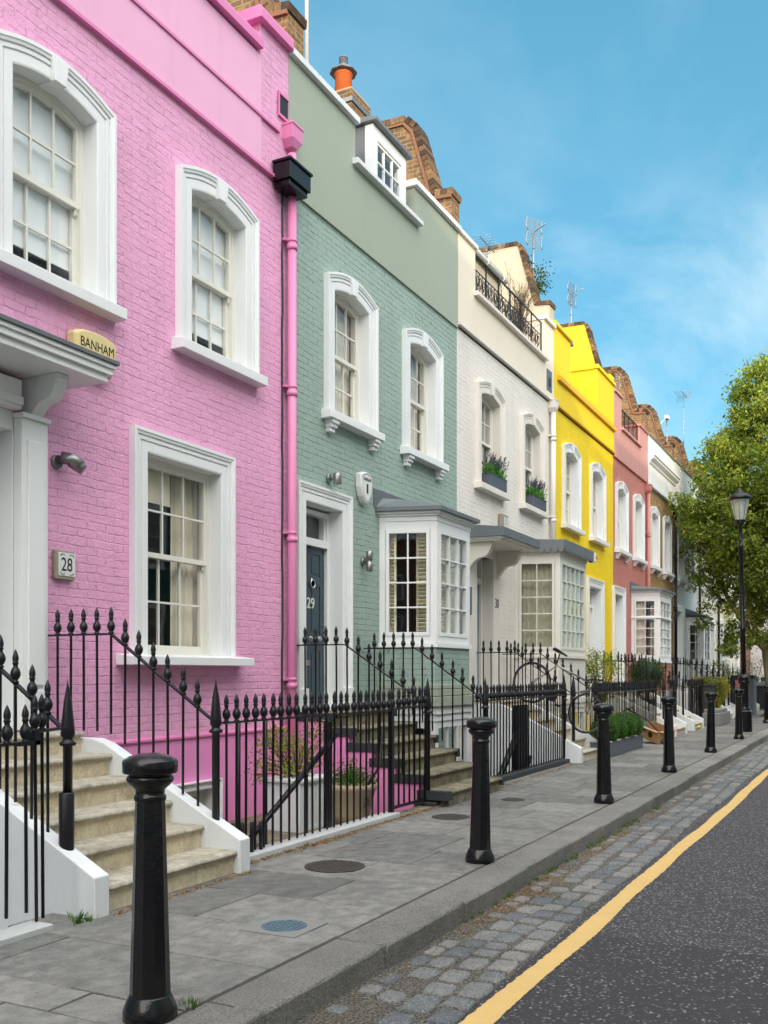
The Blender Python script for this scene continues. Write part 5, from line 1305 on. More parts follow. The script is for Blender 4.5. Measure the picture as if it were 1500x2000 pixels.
b = MB(); b.box(-.10, .0, -.16, .0, -.10, .10); o_ = b.build('security_light', 'plastic_white', loc=(20.72, 5.56, 3.98), bevel=.01); tag(o_, 'white security light with red lens on the end of the scalloped bay roof', 'light')
b = MB(); b.lathe([(.07, 0), (.07, .04), (.03, .09), (0, .095)], (0, -.1, 0), 12, axis='x'); b.build('red_lens', 'lens_red', o_)
o_ = MB().box(-.07, .07, -.02, 0, -.24, .24).build('name_plate', 'lead', loc=(15.62, 6.28, 2.75), bevel=.004); tag(o_, 'tall grey metal plate on the pilaster beside the pale blue door', 'plate')

# ------------------------------------------------------------------ plants and pots
def foliage(name, label, cat, loc, fn, n, size, mat, seed, flat=0, core=None, extra=None, group=None, kind=None):
    r = empty(name, loc, label, cat, group); rnd = random.Random(seed)
    m = MB(); m.leaves(n, lambda: fn(rnd), size, rnd, flat); m.build('foliage', mat, r, fix=False)
    if core: core(r)
    return r
def ball(rnd, R, sq=1., jit=.08):
    a = rnd.uniform(0, 2*pi); u = rnd.uniform(-1, 1); rr_ = R*(1-abs(rnd.gauss(0, jit))+.03*sin(a*5+u*6)); s_ = sqrt(1-u*u)
    return (rr_*s_*cos(a), rr_*s_*sin(a), rr_*u*sq)
def windowbox(x, label, seed):
    r = empty('window_box', (x, 6.46, 4.90), label, 'window box', 'lavender window boxes')
    b = MB(); b.box(-.43, .43, -.235, -.02, .0, .21); b.box(-.44, .44, -.245, -.01, .21, .225); b.build('planter', 'planter_grey', r, bevel=.005)
    rnd = random.Random(seed); m = MB(); m.leaves(700, lambda: (rnd.uniform(-.40, .40), -.14+rnd.gauss(0, .05), .24+abs(rnd.gauss(0, .075))), .07, rnd); m.build('foliage', 'leaf_bright', r, fix=False)
    st = MB(); fl = MB(); fl.t = []
    for _ in range(70):
        x0 = rnd.uniform(-.40, .40); y0 = -.14+rnd.gauss(0, .05); h = rnd.uniform(.18, .38); dx = rnd.gauss(.03, .08); dy = rnd.gauss(-.03, .05)
        p1 = (x0+dx, y0+dy, .24+h); st.tube([(x0, y0, .24), p1], .004, 3, cap=False)
        for k in range(7):
            t = 1-k*.045; c_ = (x0+dx*t, y0+dy*t, .24+h*t+.0); fl.leaves(2, lambda: (c_[0]+rnd.gauss(0, .008), c_[1]+rnd.gauss(0, .008), c_[2]), .032, rnd)
    st.build('stem', 'leaf_bright', r, fix=False); fl.build('blossom', 'flower', r, fix=False)
windowbox(16.94, 'grey window box of lavender on the first white window sill from the sage house', 1)
windowbox(19.38, 'grey window box of lavender on the white window sill beside the drainpipe', 2)
def planter_pink():
    r = empty('planter_box', (8.72, 5.45, -.12), 'tall white panelled planter with a loose leafy shrub beside the pink wall', 'planter')
    b = MB(); b.box(-.38, .38, -.26, .26, 0, .60)
    for x in (-.40, .34): b.box(x, x+.06, -.28, -.262, -.0, .62)
    for z in (0, .56): b.box(-.36, .36, -.275, -.262, z+.002, z+.06)
    for k in range(6): b.box(-.33+.11*k, -.25+.11*k, -.268, -.261, .06, .56)
    b.box(-.42, .42, -.30, .30, .60, .635); b.build('box', 'white_old', r, bevel=.004)
    rnd = random.Random(5); m = MB()
    cl = [(rnd.uniform(-.6, .5), rnd.uniform(-.2, .25), rnd.uniform(.68, 1.25)) for _ in range(42)]
    def f():
        c_ = rnd.choice(cl); return (c_[0]+rnd.gauss(0, .07), c_[1]+rnd.gauss(0, .07), c_[2]+rnd.gauss(0, .06))
    m.leaves(1300, f, .055, rnd); m.build('foliage', 'leaf_mix', r, fix=False); r.scale = (.84, .84, .84)
    t = MB()
    for c_ in cl: t.tube([(c_[0]*.2, c_[1]*.2, .62), (c_[0]*.6, c_[1]*.6, (c_[2]+.62)/2+.04), c_], .006, 4)
    t.build('stem', 'twig', r)
planter_pink()
def pot_clay():
    r = empty('clay_pot', (9.22, 5.08, -.12), 'pale clay pot with bright green trailing plant behind the gate', 'plant pot')
    b = MB(); b.lathe([(.17, 0), (.20, .10), (.265, .36), (.275, .37), (.285, .40), (.275, .43), (.25, .43), (.24, .38), (0, .37)], n=28); b.build('pot', 'clay', r)
    q = MB()
    for k in range(7): a = k*.55; q.tube([(.245*sin(-.5+.04*k)+.10*cos(a)*t, -.235-.008*t, .22+.10*sin(a)*t) for t in (0, .5, 1)], [.012, .007, .002], 5)
    q.build('painted_motif', 'ink', r)
    rnd = random.Random(6); m = MB()
    m.leaves(1500, lambda: ((lambda a, d: (cos(a)*d, sin(a)*d, .43+abs(rnd.gauss(0, .10))*(1.2-d*2)))(rnd.random()*6.28, rnd.random()*.30)), .035, rnd); m.build('foliage', 'leaf_box', r, fix=False)
pot_clay()
def trough():
    r = empty('planter_trough', (17.2, 4.24, 0), 'long grey trough planter topped with pebbles on the pavement', 'planter')
    b = MB(); b.box(0, 2.72, 0, .36, .0, .245); b.box(-.01, 2.73, -.012, .372, .245, .265); b.build('trough', 'planter_grey', r, bevel=.006)
    rnd = random.Random(8); m = MB()
    for _ in range(420): x, y = rnd.uniform(.02, 2.70), rnd.uniform(.01, .35); s_ = rnd.uniform(.012, .026); m.lathe([(0, -s_*.6), (s_, 0), (0, s_*.7)], (x, y, .272), 6)
    m.build('pebbles', 'pebble', r)['kind'] = 'stuff'
trough()
for k in range(4):
    rnd = random.Random(20+k); R = (.27, .26, .29, .265)[k]
    r = empty('box_ball', (17.55+.67*k, 4.42, (.46, .44, .47, .45)[k]), ['clipped box ball at the bicycle end of the grey trough', 'clipped box ball, second from the bicycle end of the trough', 'clipped box ball, second from the cardboard box end of the trough', 'clipped box ball next to the tilted cardboard box'][k], 'shrub', 'clipped box balls in the trough')
    m = MB(); m.leaves(3400, lambda: ball(rnd, R, .95, .06), .032, rnd); m.build('foliage', 'leaf_box', r, fix=False)
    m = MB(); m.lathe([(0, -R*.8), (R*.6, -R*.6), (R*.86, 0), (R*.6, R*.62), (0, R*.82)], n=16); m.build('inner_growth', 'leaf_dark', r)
def cardbox():
    r = empty('cardboard_box', (21.3, 4.68, .15), 'open brown cardboard box tipped on its side by the trough', 'box'); r.rotation_euler = (radians(6), radians(13), radians(-125))
    b = MB(); t = .012; L_, W_, H_ = .66, .46, .27
    b.box(0, L_, 0, W_, .0, t); b.box(0, L_, 0, t, t, H_); b.box(0, L_, W_-t, W_, t, H_); b.box(0, t, t, W_-t, t, H_); b.box(L_-t, L_, t, W_-t, t, H_)
    b.build('carton', 'card', r)
    f = MB(); f.box(0, L_, -.07, -.0, H_-.012, H_); f.box(L_, L_+.08, .02, W_-.02, H_-.01, H_+.002); f.build('flap', 'card', r)
    q = MB(); q.lathe([(.0, -.003), (.07, -.003), (.07, -.001)], (.42, 0, .14), 7, axis='y', smooth=False); q.tube([(.42, -.004, .14), (.42, -.004, .23)], .012, 4); q.build('printed_mark', 'leaf_dark', r)
    r2 = empty('folded_umbrella', (21.35, 4.75, .50), 'blue black folded nylon bag and frame lying in the cardboard box', 'bag'); r2.rotation_euler = (0, radians(30), radians(-115))
    b = MB(); b.lathe([(.03, -.25), (.09, -.1), (.11, .2), (.09, .6), (.05, .95), (.02, 1.05)], n=10, axis='x', sy=.7); b.build('cloth', 'cloth_blue', r2)
    b = MB(); b.tube([(-.3, .0, .1), (.3, .05, .16), (1.1, .05, .02)], .016, 6); b.tube([(-.25, -.1, .05), (-.1, -.08, .25), (.05, 0, .1)], .014, 6); b.build('frame', 'rubber', r2)
cardbox()
b = MB(); rnd = random.Random(2)
R = []
for z, s_ in ((0, .9), (.05, 1.), (.11, .7), (.14, .15)): R.append([((.42+.08*sin(k*2.1))*s_*cos(2*pi*k/12)+rnd.uniform(-.03, .03), (.2+.04*cos(k*3))*s_*sin(2*pi*k/12), z+rnd.uniform(0, .02)) for k in range(12)])
b.grid(R, True, (True, True), True); tag(b.build('plastic_bag', 'yellow_bag', loc=(27.2, 4.45, 0)), 'crumpled yellow plastic bag lying at the foot of the railings', 'bag')
b = MB(); b.box(0, 2.1, 0, .50, 0, .36); b.box(.3, 1.8, .05, .5, .36, .46); tag(b.build('stone_block', 'rubber_grey', loc=(29.0, 4.0, 0), bevel=.02), 'low grey stone block on the pavement past the yellow bag', 'block')
b = MB(); b.lathe([(0, -.09), (.09, -.03), (.11, .05), (.06, .12), (0, .13)], n=12); tag(b.build('pink_bag', m_paint('pale_pink_plastic', (.45, .25, .25)), loc=(31.6, 4.15, .1)), 'small pale pink bundle beside the grey stone block', 'bundle')
def topiary(loc, R, label, seed, mat='leaf_mix', pot=True, sq=.95):
    rnd = random.Random(seed); r = empty('topiary_shrub', loc, label, 'shrub')
    m = MB(); m.leaves(3000, lambda: (lambda p: (p[0], p[1], p[2]+R))(ball(rnd, R, sq, .16)), .05, rnd); m.build('foliage', mat, r, fix=False)
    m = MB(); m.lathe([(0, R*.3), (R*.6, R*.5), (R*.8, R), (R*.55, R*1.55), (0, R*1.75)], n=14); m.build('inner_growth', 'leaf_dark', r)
    m = MB(); m.tube([(0, 0, -.3), (0, 0, R*.6)], .035, 6); m.build('trunk', 'twig', r)
    if pot: m = MB(); m.lathe([(.16, -.55), (.24, -.15), (.26, -.12), (.22, -.12), (.2, -.2)], n=16); m.build('pot', 'black_matt', r)
    return r
topiary((25.55, 5.35, .95), .5, 'round dark clipped shrub behind the railings by the coral door', 4, mat='leaf_dark')
def shrub(loc, rx, ry, h, label, seed, mat, n=2600, size=.06, stems=True, cl=26, name='shrub'):
    rnd = random.Random(seed); r = empty(name, loc, label, 'shrub')
    cs = [((rnd.random()**.5)*rx*cos(a), (rnd.random()**.5)*ry*sin(a), rnd.uniform(.15, 1)*h) for a in [rnd.random()*6.28 for _ in range(cl)]]
    def f():
        c_ = rnd.choice(cs); return tuple(c_[i]+rnd.gauss(0, .09+.05*rx) for i in range(3))
    m = MB(); m.leaves(n, f, size, rnd); m.build('foliage', mat, r, fix=False)
    m = MB()
    for c_ in cs: m.tube([(c_[0]*.15, c_[1]*.15, 0), (c_[0]*.55, c_[1]*.55, c_[2]*.55), c_], [.02, .012, .005], 5)
    m.build('stem', 'twig', r); return r
shrub((21.5, 5.5, .75), .42, .35, 1.15, 'loose yellow green shrub in front of the yellow wall', 31, 'leaf_mix')
def column():
    r = empty('column_shrub', (30.9, 4.55, 0), 'tall golden ivy column shrub spilling over a dark pillar planter', 'shrub'); rnd = random.Random(3)
    def f():
        a = rnd.random()*6.28; z = rnd.random(); R = (.16+.34*min(1, z*1.7))*(1+.15*sin(a*3+z*9)); return (R*cos(a)*rnd.uniform(.7, 1.05), R*sin(a)*rnd.uniform(.7, 1.05), .15+1.25*z)
    m = MB(); m.leaves(4200, f, .065, rnd); m.build('foliage', 'leaf_gold', r, fix=False)
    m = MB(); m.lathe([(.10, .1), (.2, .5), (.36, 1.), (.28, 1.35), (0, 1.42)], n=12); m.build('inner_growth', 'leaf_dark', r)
    m = MB(); m.box(-.55, -.20, -.2, .2, 0, 1.12); m.box(-.58, -.17, -.23, .23, 1.12, 1.16); m.build('pillar', 'black_matt', r, bevel=.01)
column()
def binstore():
    r = empty('bin_store', (37.2, 4.0, 0), 'grey timber bin store with a black lid and red notice', 'bin store')
    b = MB(); b.box(0, .9, 0, .75, 0, 1.30)
    for k in range(7): b.box(.01+.127*k, .115+.127*k, -.014, -.001, .03, 1.25)
    for k in range(6): b.box(-.014, -.001, .01+.123*k, .115+.123*k, .03, 1.25)
    b.build('cabinet', 'bin_wood', r); b = MB(); b.box(-.06, .96, -.06, .8, 1.302, 1.36); b.box(-.03, .93, -.03, .78, 1.36, 1.43); b.build('lid', 'black_matt', r, bevel=.01)
    b = MB(); b.box(-.022, -.0145, .38, .68, .80, 1.26); n = b.build('red_notice', 'red_notice', r)
    q = MB()
    for k in range(6): q.box(-.026, -.0225, .42+.02*(k % 2), .64-.03*(k % 3), 1.20-.065*k, 1.222-.065*k)
    q.build('lettering', 'plastic_white', n)
binstore()
def bin_(x, y, label):
    r = empty('refuse_bin', (x, y, 0), label, 'bin', 'dark bins by the railings')
    b = MB(); b.grid([[(-s_, -s_, z), (s_, -s_, z), (s_, s_, z), (-s_, s_, z)] for s_, z in ((.22, .05), (.29, .95))], True, (True, True)); b.build('body', 'black_matt', r, bevel=.02)
    b = MB(); b.prism([(-.33, .96), (-.33, 1.0), (-.1, 1.1), (.25, 1.12), (.32, 1.02), (.32, .96)], 'y', -.32, .32); b.build('lid', 'black_matt', r, bevel=.01)
    b = MB(); [b.lathe([(.09, -.03), (.09, .03)], (.2, s_*.22, .09), 12, axis='y') for s_ in (-1, 1)]; b.build('wheels', 'rubber', r)
bin_(42.6, 4.2, 'dark wheeled bin past the grey bin store'); bin_(43.6, 4.2, 'dark wheeled bin next to the railing beyond the first bin'); bin_(44.8, 4.0, 'dark wheeled bin nearest the tree trunk')
shrub((38.6, 5.3, .6), .7, .4, 1.3, 'feathery olive green shrub behind the far railings', 41, 'leaf_mix', n=1500)
shrub((43.5, 5.3, .5), 1.0, .4, 1.2, 'dark bushy shrub behind the far railings', 42, 'leaf_dark', n=2200)
shrub((48.5, 5.2, .5), 1.6, .5, 1.6, 'dark shrubs at the end of the railings', 43, 'leaf_dark', n=2600)
shrub((47.0, 6.0, 2.2), .5, .35, 2.2, 'green climbing plant on the buff house wall', 44, 'leaf_mix', n=2200)
# balcony garden of the cream house
def bare_shrub():
    r = empty('bare_shrub', (19.42, 6.72, 8.15), 'bare twiggy shrub on the roof balcony of the cream house', 'shrub'); rnd = random.Random(9); t = MB(); tips = []
    def br(p, d, L, rad, dep):
        q = p+d*L; t.tube([tuple(p), tuple((p+q)/2+Vector((rnd.gauss(0, .02), rnd.gauss(0, .02), 0))), tuple(q)], [rad, rad*.8, rad*.55], 4, cap=False)
        if dep == 0: tips.append(q); return
        for _ in range(3 if dep > 1 else 2): br(p+(q-p)*rnd.uniform(.5, 1), (d+Vector((rnd.gauss(0, .28), rnd.gauss(0, .2), rnd.uniform(0, .3)))).normalized(), L*rnd.uniform(.6, .85), rad*.6, dep-1)
    for k in range(9): br(Vector((rnd.uniform(-.5, .5), rnd.uniform(-.1, .1), 0)), Vector((rnd.gauss(0, .25), rnd.gauss(0, .12), 1)).normalized(), rnd.uniform(.55, .85), .022, 3)
    t.build('branches', 'twig', r, fix=False)
    m = MB(); m.leaves(420, lambda: tuple(rnd.choice(tips)+Vector((rnd.gauss(0, .04),)*3)), .035, rnd); m.build('foliage', 'leaf_gold', r, fix=False)
bare_shrub()
shrub((20.95, 6.9, 9.7), .38, .3, .95, 'small olive bush growing on the roof behind the brick gable', 52, 'leaf_dark', n=700, size=.08, cl=12)
r = empty('balcony_flowers', (16.1, 6.62, 8.15), 'row of low dark green and purple balcony plants behind the scrolled railing', 'plants'); rnd = random.Random(12)
m = MB(); m.leaves(1500, lambda: (rnd.uniform(0, 3.7), rnd.gauss(0, .06), .12+abs(rnd.gauss(0, .16))), .06, rnd); m.build('foliage', 'leaf_dark', r, fix=False)
m = MB(); m.leaves(500, lambda: (rnd.uniform(0, 3.7), rnd.gauss(0, .06), .35+abs(rnd.gauss(0, .14))), .04, rnd); m.build('blossom', 'flower', r, fix=False)
m = MB(); m.box(0, 3.7, -.1, .12, 0, .2); m.build('trough', 'planter_grey', r)

# ------------------------------------------------------------------ television aerials and masts
def aerial(x, y, z0, z1, label, kind='grid', s=1., face=0):
    r = empty('television_aerial', (x, y, z0), label, 'aerial', 'aerials on the roofs', rz=face); H = z1-z0
    b = MB(); b.lathe([(.022, 0), (.022, H)], n=8)
    for z in [H*k/7 for k in range(1, 7)]: b.lathe([(.027, z-.015), (.027, z+.015)], n=8)
    b.build('mast', 'steel', r)
    a = MB(); W = .22*s; T = .004
    if kind == 'grid':
        for (c0, c1) in ((H-.02, H+.30*s), (H-.36*s, H-.04)):
            for k in range(7): z = c0+(c1-c0)*k/6; a.box(-W, W, -T, T, z-T, z+T)
            for sx in (-1, 1):
                a.tube([(sx*W, -.05, c0), (sx*(W+.012), .0, (c0+c1)/2), (sx*W, -.05, c1)], .010, 5)
                a.box(sx*W*.33-T, sx*W*.33+T, -T, T, c0, c1)
        a.tube([(0, 0, H), (0, -.4*s, H+.05)], .012, 5)
        for k in range(6): a.tube([(-.09, -.06*k*s-.05, H-.05+.01*k), (.09, -.06*k*s-.05, H+.05+.01*k)], .004, 4)
    elif kind == 'yagi':
        a.tube([(-.35*s, 0, H+.03), (.4*s, 0, H+.03)], .012, 5)
        for k in range(8): x_ = -.32*s+.1*s*k; a.tube([(x_, -.22*s, H+.03), (x_, .22*s, H+.03)], .004, 4)
        for k in range(4): z = H-.03-.05*k; a.tube([(-.3*s+.04*k, -.25*s, z), (.3*s, .25*s, z)], .004, 4)
    elif kind == 'camera':
        a.box(-.12, .16, -.07, .07, H, H+.12); a.tube([(-.1, 0, H+.04), (-.9, .1, H-.42)], .012, 5)
    if a.v: a.build('antenna', 'steel' if kind != 'camera' else 'plastic_white', r)
aerial(21.0, 6.9, 9.0, 11.40, 'tall grid aerial standing behind the cream gable', s=1.0, face=-.5)
aerial(26.2, 7.53, 9.9, 11.95, 'tangled grid aerial above the yellow gable', s=.95, face=-.2)
aerial(19.1, 7.3, 9.6, 10.45, 'low comb aerial on the slate roof of the cream house', kind='yagi', s=1.2)
aerial(29.0, 7.0, 9.2, 10.2, 'small grid aerial between the yellow and brick gables', s=.8, face=-.5)
aerial(40.5, 7.0, 9.4, 12.75, 'tall comb aerial rising beside the tree crown', kind='yagi', s=1.5)
aerial(37.0, 7.0, 9.4, 10.95, 'white roof camera on a mast with a sloping arm', kind='camera')
r = empty('flagpole', (11.6, 7.1, 9.5), 'bare white pole rising from the sage house roof', 'pole'); b = MB(); b.lathe([(.03, 0), (.026, 5.2), (0, 5.22)], n=10); b.build('pole', 'plastic_white', r); b = MB(); b.lathe([(.06, 0), (.06, .08), (.03, .1)], n=10); b.build('socket', 'steel', r)
# ------------------------------------------------------------------ bicycle standing on the steps
def bicycle():
    A = Vector((16.12, 5.32, 1.34)); B = Vector((16.80, 4.55, .80)); ax = (B-A).normalized(); wb = (B-A).length
    side = Vector((ax.y, -ax.x, 0)).normalized(); up = side.cross(ax).normalized()
    if up.z < 0: up = -up; 
    lean = 0.0
    Mx = Matrix((ax, up.cross(ax), up)).transposed().to_4x4()
    r = empty('bicycle', A, 'silver framed bicycle with drop saddle standing on the white cheeked steps', 'bicycle'); r.rotation_euler = (Matrix.Translation(A) @ Mx).to_euler()
    R = .345
    def wheel(x):
        w = MB(); n = 40
        w.grid([[((x+(R+.014*cos(b_))*cos(a)), .014*sin(b_), (R+.014*cos(b_))*sin(a)) for b_ in [2*pi*k/8 for k in range(8)]] for a in [2*pi*i/n for i in range(n+1)]], True, smooth=True)
        o = w.build('wheel', 'rubber', r)
        w = MB(); w.grid([[((x+(R-.022+dr)*cos(a)), dy, (R-.022+dr)*sin(a)) for dr, dy in ((.01, -.009), (.01, .009), (-.008, .007), (-.008, -.007))] for a in [2*pi*i/n for i in range(n+1)]], True)
        w.lathe([(.02, -.04), (.02, .04)], (x, 0, 0), 10, axis='y'); w.build('rim', 'pot_metal', o)
        w = MB()
        for k in range(28):
            a = 2*pi*k/28; w.tube([(x+.018*cos(a+.5*(-1)**k), .02*(-1)**k, .018*sin(a+.5*(-1)**k)), (x+(R-.025)*cos(a), 0, (R-.025)*sin(a))], .0016, 3, cap=False)
        w.build('spokes', 'chrome', o)
    wheel(0); wheel(wb)
    BB = (.42, 0, -.05); ST = (.26, 0, .48); HT = (wb-.17, 0, .50); HB = (wb-.13, 0, .38)
    f = MB()
    f.tube([BB, ST], .017, 8); f.tube([ST, HT], .017, 8); f.tube([BB, HB], .020, 8); f.tube([HT, HB], .021, 8)
    for s_ in (-1, 1): f.tube([(0, .055*s_, 0), (BB[0], .03*s_, BB[2])], .010, 6); f.tube([(0, .055*s_, 0), (ST[0], .02*s_, ST[2]-.03)], .009, 6)
    fr = f.build('frame', 'steel', r)
    f = MB()
    for s_ in (-1, 1): f.tube([(wb, .05*s_, 0), (wb-.06, .05*s_, .20), (HB[0], .03*s_, HB[2])], .012, 6)
    f.build('fork', 'steel', r)
    f = MB(); f.tube([HT, (HT[0]-.015, 0, HT[2]+.08), (HT[0]+.06, 0, HT[2]+.11)], .014, 6)
    f.tube([(HT[0]+.06, -.27, HT[2]+.10), (HT[0]+.07, 0, HT[2]+.11), (HT[0]+.06, .27, HT[2]+.10)], .013, 8)
    for s_ in (-1, 1): f.tube([(HT[0]+.06, .27*s_, HT[2]+.10), (HT[0]+.0, .29*s_, HT[2]+.07), (HT[0]-.04, .29*s_, HT[2]+.05)], .017, 8); f.tube([(HT[0]+.06, .2*s_, HT[2]+.10), (HT[0]+.12, .22*s_, HT[2]+.06)], .007, 5)
    f.build('handlebar', 'rubber', r)
    f = MB(); f.tube([ST, (ST[0]-.035, 0, ST[2]+.20)], .013, 6); f.build('seat_post', 'rubber', r)
    sx, sz = ST[0]-.04, ST[2]+.21; f = MB()
    f.grid([[(sx+u, w_*cos(t), sz+.02+h*sin(t)) for t in [2*pi*k/10 for k in range(10)]] for u, w_, h in ((-.14, .03, .02), (-.12, .07, .03), (-.05, .065, .03), (.03, .03, .022), (.12, .018, .016), (.15, .008, .01))], True, (True, True), True); f.build('saddle', 'rubber', r)
    f = MB(); f.lathe([(.09, -.055), (.09, -.051)], BB, 24, axis='y'); f.tube([(BB[0], -.06, BB[2]), (BB[0]+.14, -.06, BB[2]-.10)], .009, 6); f.tube([(BB[0], .06, BB[2]), (BB[0]-.14, .06, BB[2]+.10)], .009, 6)
    f.box(BB[0]+.10, BB[0]+.18, -.14, -.06, BB[2]-.115, BB[2]-.09); f.box(BB[0]-.18, BB[0]-.10, .06, .14, BB[2]+.09, BB[2]+.115); f.build('crankset', 'rubber', r)
bicycle()
# ------------------------------------------------------------------ the street tree
def tree(x, y, label, seed, h=12., R=3.3, base=2.9, n=125000, leaf=.155, mat='leaf_tree', trunk_r=.24, name='street_tree', sx=1., lean=(0, 0)):
    r = empty(name, (x, y, 0), label, 'tree'); rnd = random.Random(seed)
    t = MB(); tips = []
    def limb(p, d, L, rad, dep):
        pts = [p]; rs = [rad]; q = p.copy(); dd = d.copy()
        for k in range(4):
            dd = (dd+Vector((rnd.gauss(0, .12), rnd.gauss(0, .12), rnd.uniform(-.02, .14)))).normalized(); q = q+dd*L/4; pts.append(q.copy()); rs.append(rad*(1-.13*(k+1)))
        t.tube(pts, rs, 8 if dep > 2 else 5, cap=False)
        if dep <= 2:
            for a in (pts[2], pts[3], pts[4]): tips.append(a)
        if dep == 0: return
        for _ in range(rnd.choice((3, 4))):
            k = rnd.choice((2, 3, 4)); nd = (dd+Vector((rnd.gauss(0, .65), rnd.gauss(0, .65), rnd.uniform(-.25, .5)))).normalized(); limb(pts[k], nd, L*rnd.uniform(.55, .8), rs[k]*.62, dep-1)
    tb = [Vector((0, 0, -.05)), Vector((.02, 0, .3)), Vector((lean[0]*.5, lean[1]*.5, 1.3)), Vector((lean[0], lean[1], 2.3))]
    t.tube(tb, [trunk_r*1.75, trunk_r*1.12, trunk_r*.95, trunk_r*.9], 14)
    for k in range(6):
        a = k*1.05+.3; t.tube([(cos(a)*trunk_r*2.4, sin(a)*trunk_r*2.4, -.05), (cos(a)*trunk_r*1.1, sin(a)*trunk_r*1.1, .12), (cos(a)*trunk_r*.4, sin(a)*trunk_r*.4, .5)], [.03, .09, .12], 6)
    for k in range(6):
        a = k*1.05+rnd.random()*.5; limb(tb[-1]+Vector((0, 0, -.1*k)), Vector((cos(a)*.5, sin(a)*.5, 1)).normalized(), h*.27, trunk_r*.5, 3)
    t.build('trunk', 'bark', r, fix=False)
    # crown: clumps through an egg-shaped volume, thinner towards the edge, some sky gaps
    cz = (h+base)/2+.1; hz = (h-base)/2
    cl = []
    while len(cl) < 420:
        v = Vector((rnd.uniform(-1, 1), rnd.uniform(-1, 1), rnd.uniform(-1, 1)))
        if v.length > 1 or v.length < .35: continue
        taper = 1.10-.42*max(0, v.z+.1)-.12*max(0, -v.z)
        bump_ = 1+.10*sin(v.x*5+seed)+.10*sin(v.y*6+v.z*4)+.06*sin(v.z*11+v.x*7)
        cl.append((Vector((v.x*R*taper*bump_*sx, v.y*R*taper*bump_, cz+v.z*hz*(.97+.04*sin(v.x*6)))), rnd.uniform(.24, .50), rnd.uniform(-.2, .2)))
    for k in range(46):
        a = rnd.random()*6.283; q = R*rnd.uniform(.25, .95); cl.append((Vector((q*cos(a)*sx, q*sin(a), base+rnd.uniform(-.45, 1.3))), rnd.uniform(.2, .36), rnd.uniform(-.2, .2)))
    for tp in tips:
        if rnd.random() < .35: cl.append((tp, rnd.uniform(.22, .42), rnd.uniform(-.2, .2)))
    m = MB(); m.t = []
    per = n//len(cl)
    for c_, s_, tn in cl:
        cnt = int(per*(s_/.36)**2*.9)
        topb = (c_.z-base)/(h-base)
        m.leaves(cnt, lambda: (c_.x+rnd.gauss(0, s_*.55), c_.y+rnd.gauss(0, s_*.55), c_.z+rnd.gauss(0, s_*.42)), leaf, rnd, tint=lambda p: .42+tn+rnd.uniform(-.4, .4))
    m.build('crown', mat, r, fix=False)
    return r
tree(36.0, 3.15, 'large leafy street tree with smooth pale trunk rising from the pavement', 5, h=12.7, R=2.65, base=2.6, lean=(.1, .25), sx=1.0)
tree(66, 2.5, 'darker tree farther down the street behind the street tree', 8, h=9, R=3, base=2.0, n=14000, leaf=.22, mat='leaf_tree', trunk_r=.22)
# closing buildings where the street bends
def end_block(x, y, w, d, h, mat, label, rz, win='white', rows=3, cols=3):
    r = empty('corner_house', (x, y, 0), label, 'house', rz=rz); b = MB(); b.box(-w/2, w/2, 0, d, -.2, h); b.build('wall', mat, r)
    c = MB(); c.box(-w/2-.1, w/2+.1, -.12, d+.1, h, h+.25); c.build('parapet', 'white', r)
    q = MB(); q.prism([(.3, h+.25), (d/2, h+1.8), (d-.3, h+.25)], 'x', -w/2+.2, w/2-.2); q.build('roof', 'slate', r)
    for i in range(cols):
        for j in range(rows):
            cx = -w/2+w*(i+.5)/cols; z = 1.0+j*3.0; f = MB(); f.box(cx-.6, cx+.6, -.05, -.001, z, z+1.8); o = f.build('window', win, r); g = MB(); g.box(cx-.48, cx-.02, -.06, -.0505, z+.1, z+1.7); g.box(cx+.02, cx+.48, -.06, -.0505, z+.1, z+1.7); g.build('pane', 'room', o)
end_block(64, 8.6, 14, 8, 8.6, 'white_render', 'white stucco corner house closing the bend beyond the tree', 1.35)
end_block(78, 2, 14, 8, 9.0, 'mint', 'pale mint house facing down the street behind the tree trunk', pi/2+.05-pi)
end_block(58.5, 8.2, 5, 7, 10.2, 'redbrick', 'red brick house seen through the leaves above the cream terrace', 1.45)
# ------------------------------------------------------------------ the terrace across the road (behind the camera: it shades the street and shows in the panes)
def opposite(x0, x1, h, mat, label, trim='white', win=None):
    r = empty('opposite_terrace', (x0, -6.6, 0), label, 'house', 'terraces across the road'); W = x1-x0
    b = MB(); b.box(0, W, -9, 0, -.2, h); b.build('wall', mat, r)
    b = MB(); b.box(-.0, W, -.3, .12, h, h+.2); b.build('cornice', trim, r)
    b = MB(); b.prism([(-.3, h+.2), (-4.5, h+1.2), (-8.8, h+.2)], 'x', 0, W); b.build('roof', 'slate', r)
    n = max(1, int(W/2.6))
    for i in range(n):
        cx = W*(i+.5)/n
        for z, hh in ((1.5, 2.0), (4.8, 1.7), (7.9, 1.4)):
            if z+hh > h-.4: continue
            f = MB(); f.box(cx-.65, cx+.65, .001, .06, z-.12, z+hh+.12); o = f.build('window', trim, r); g = MB()
            for a, b_ in ((-.5, -.17), (-.15, .15), (.17, .5)):
                for q in range(4): g.box(cx+a, cx+b_, .061, .066, z+hh*q/4+.02, z+hh*(q+1)/4-.02)
            g.build('pane', 'room', o)
OPP = [(-34, -26, 13.9, 'white_render'), (-26, -18.5, 13.6, 'buff_render'), (-18.5, -12, 13.9, 'cream_render'), (-12, -7.3, 13.5, 'slate_blue_render'), (-7.3, -.6, 12.2, 'white_render'), (-.6, 5.2, 11.7, 'green_render'), (5.2, 12.4, 12.4, 'cream_render'),
       (12.4, 19, 12.3, 'white_render'), (19, 27, 12.2, 'dark_green_render'), (27, 36, 9.4, 'coral_render'), (36, 48, 8.0, 'white_render')]
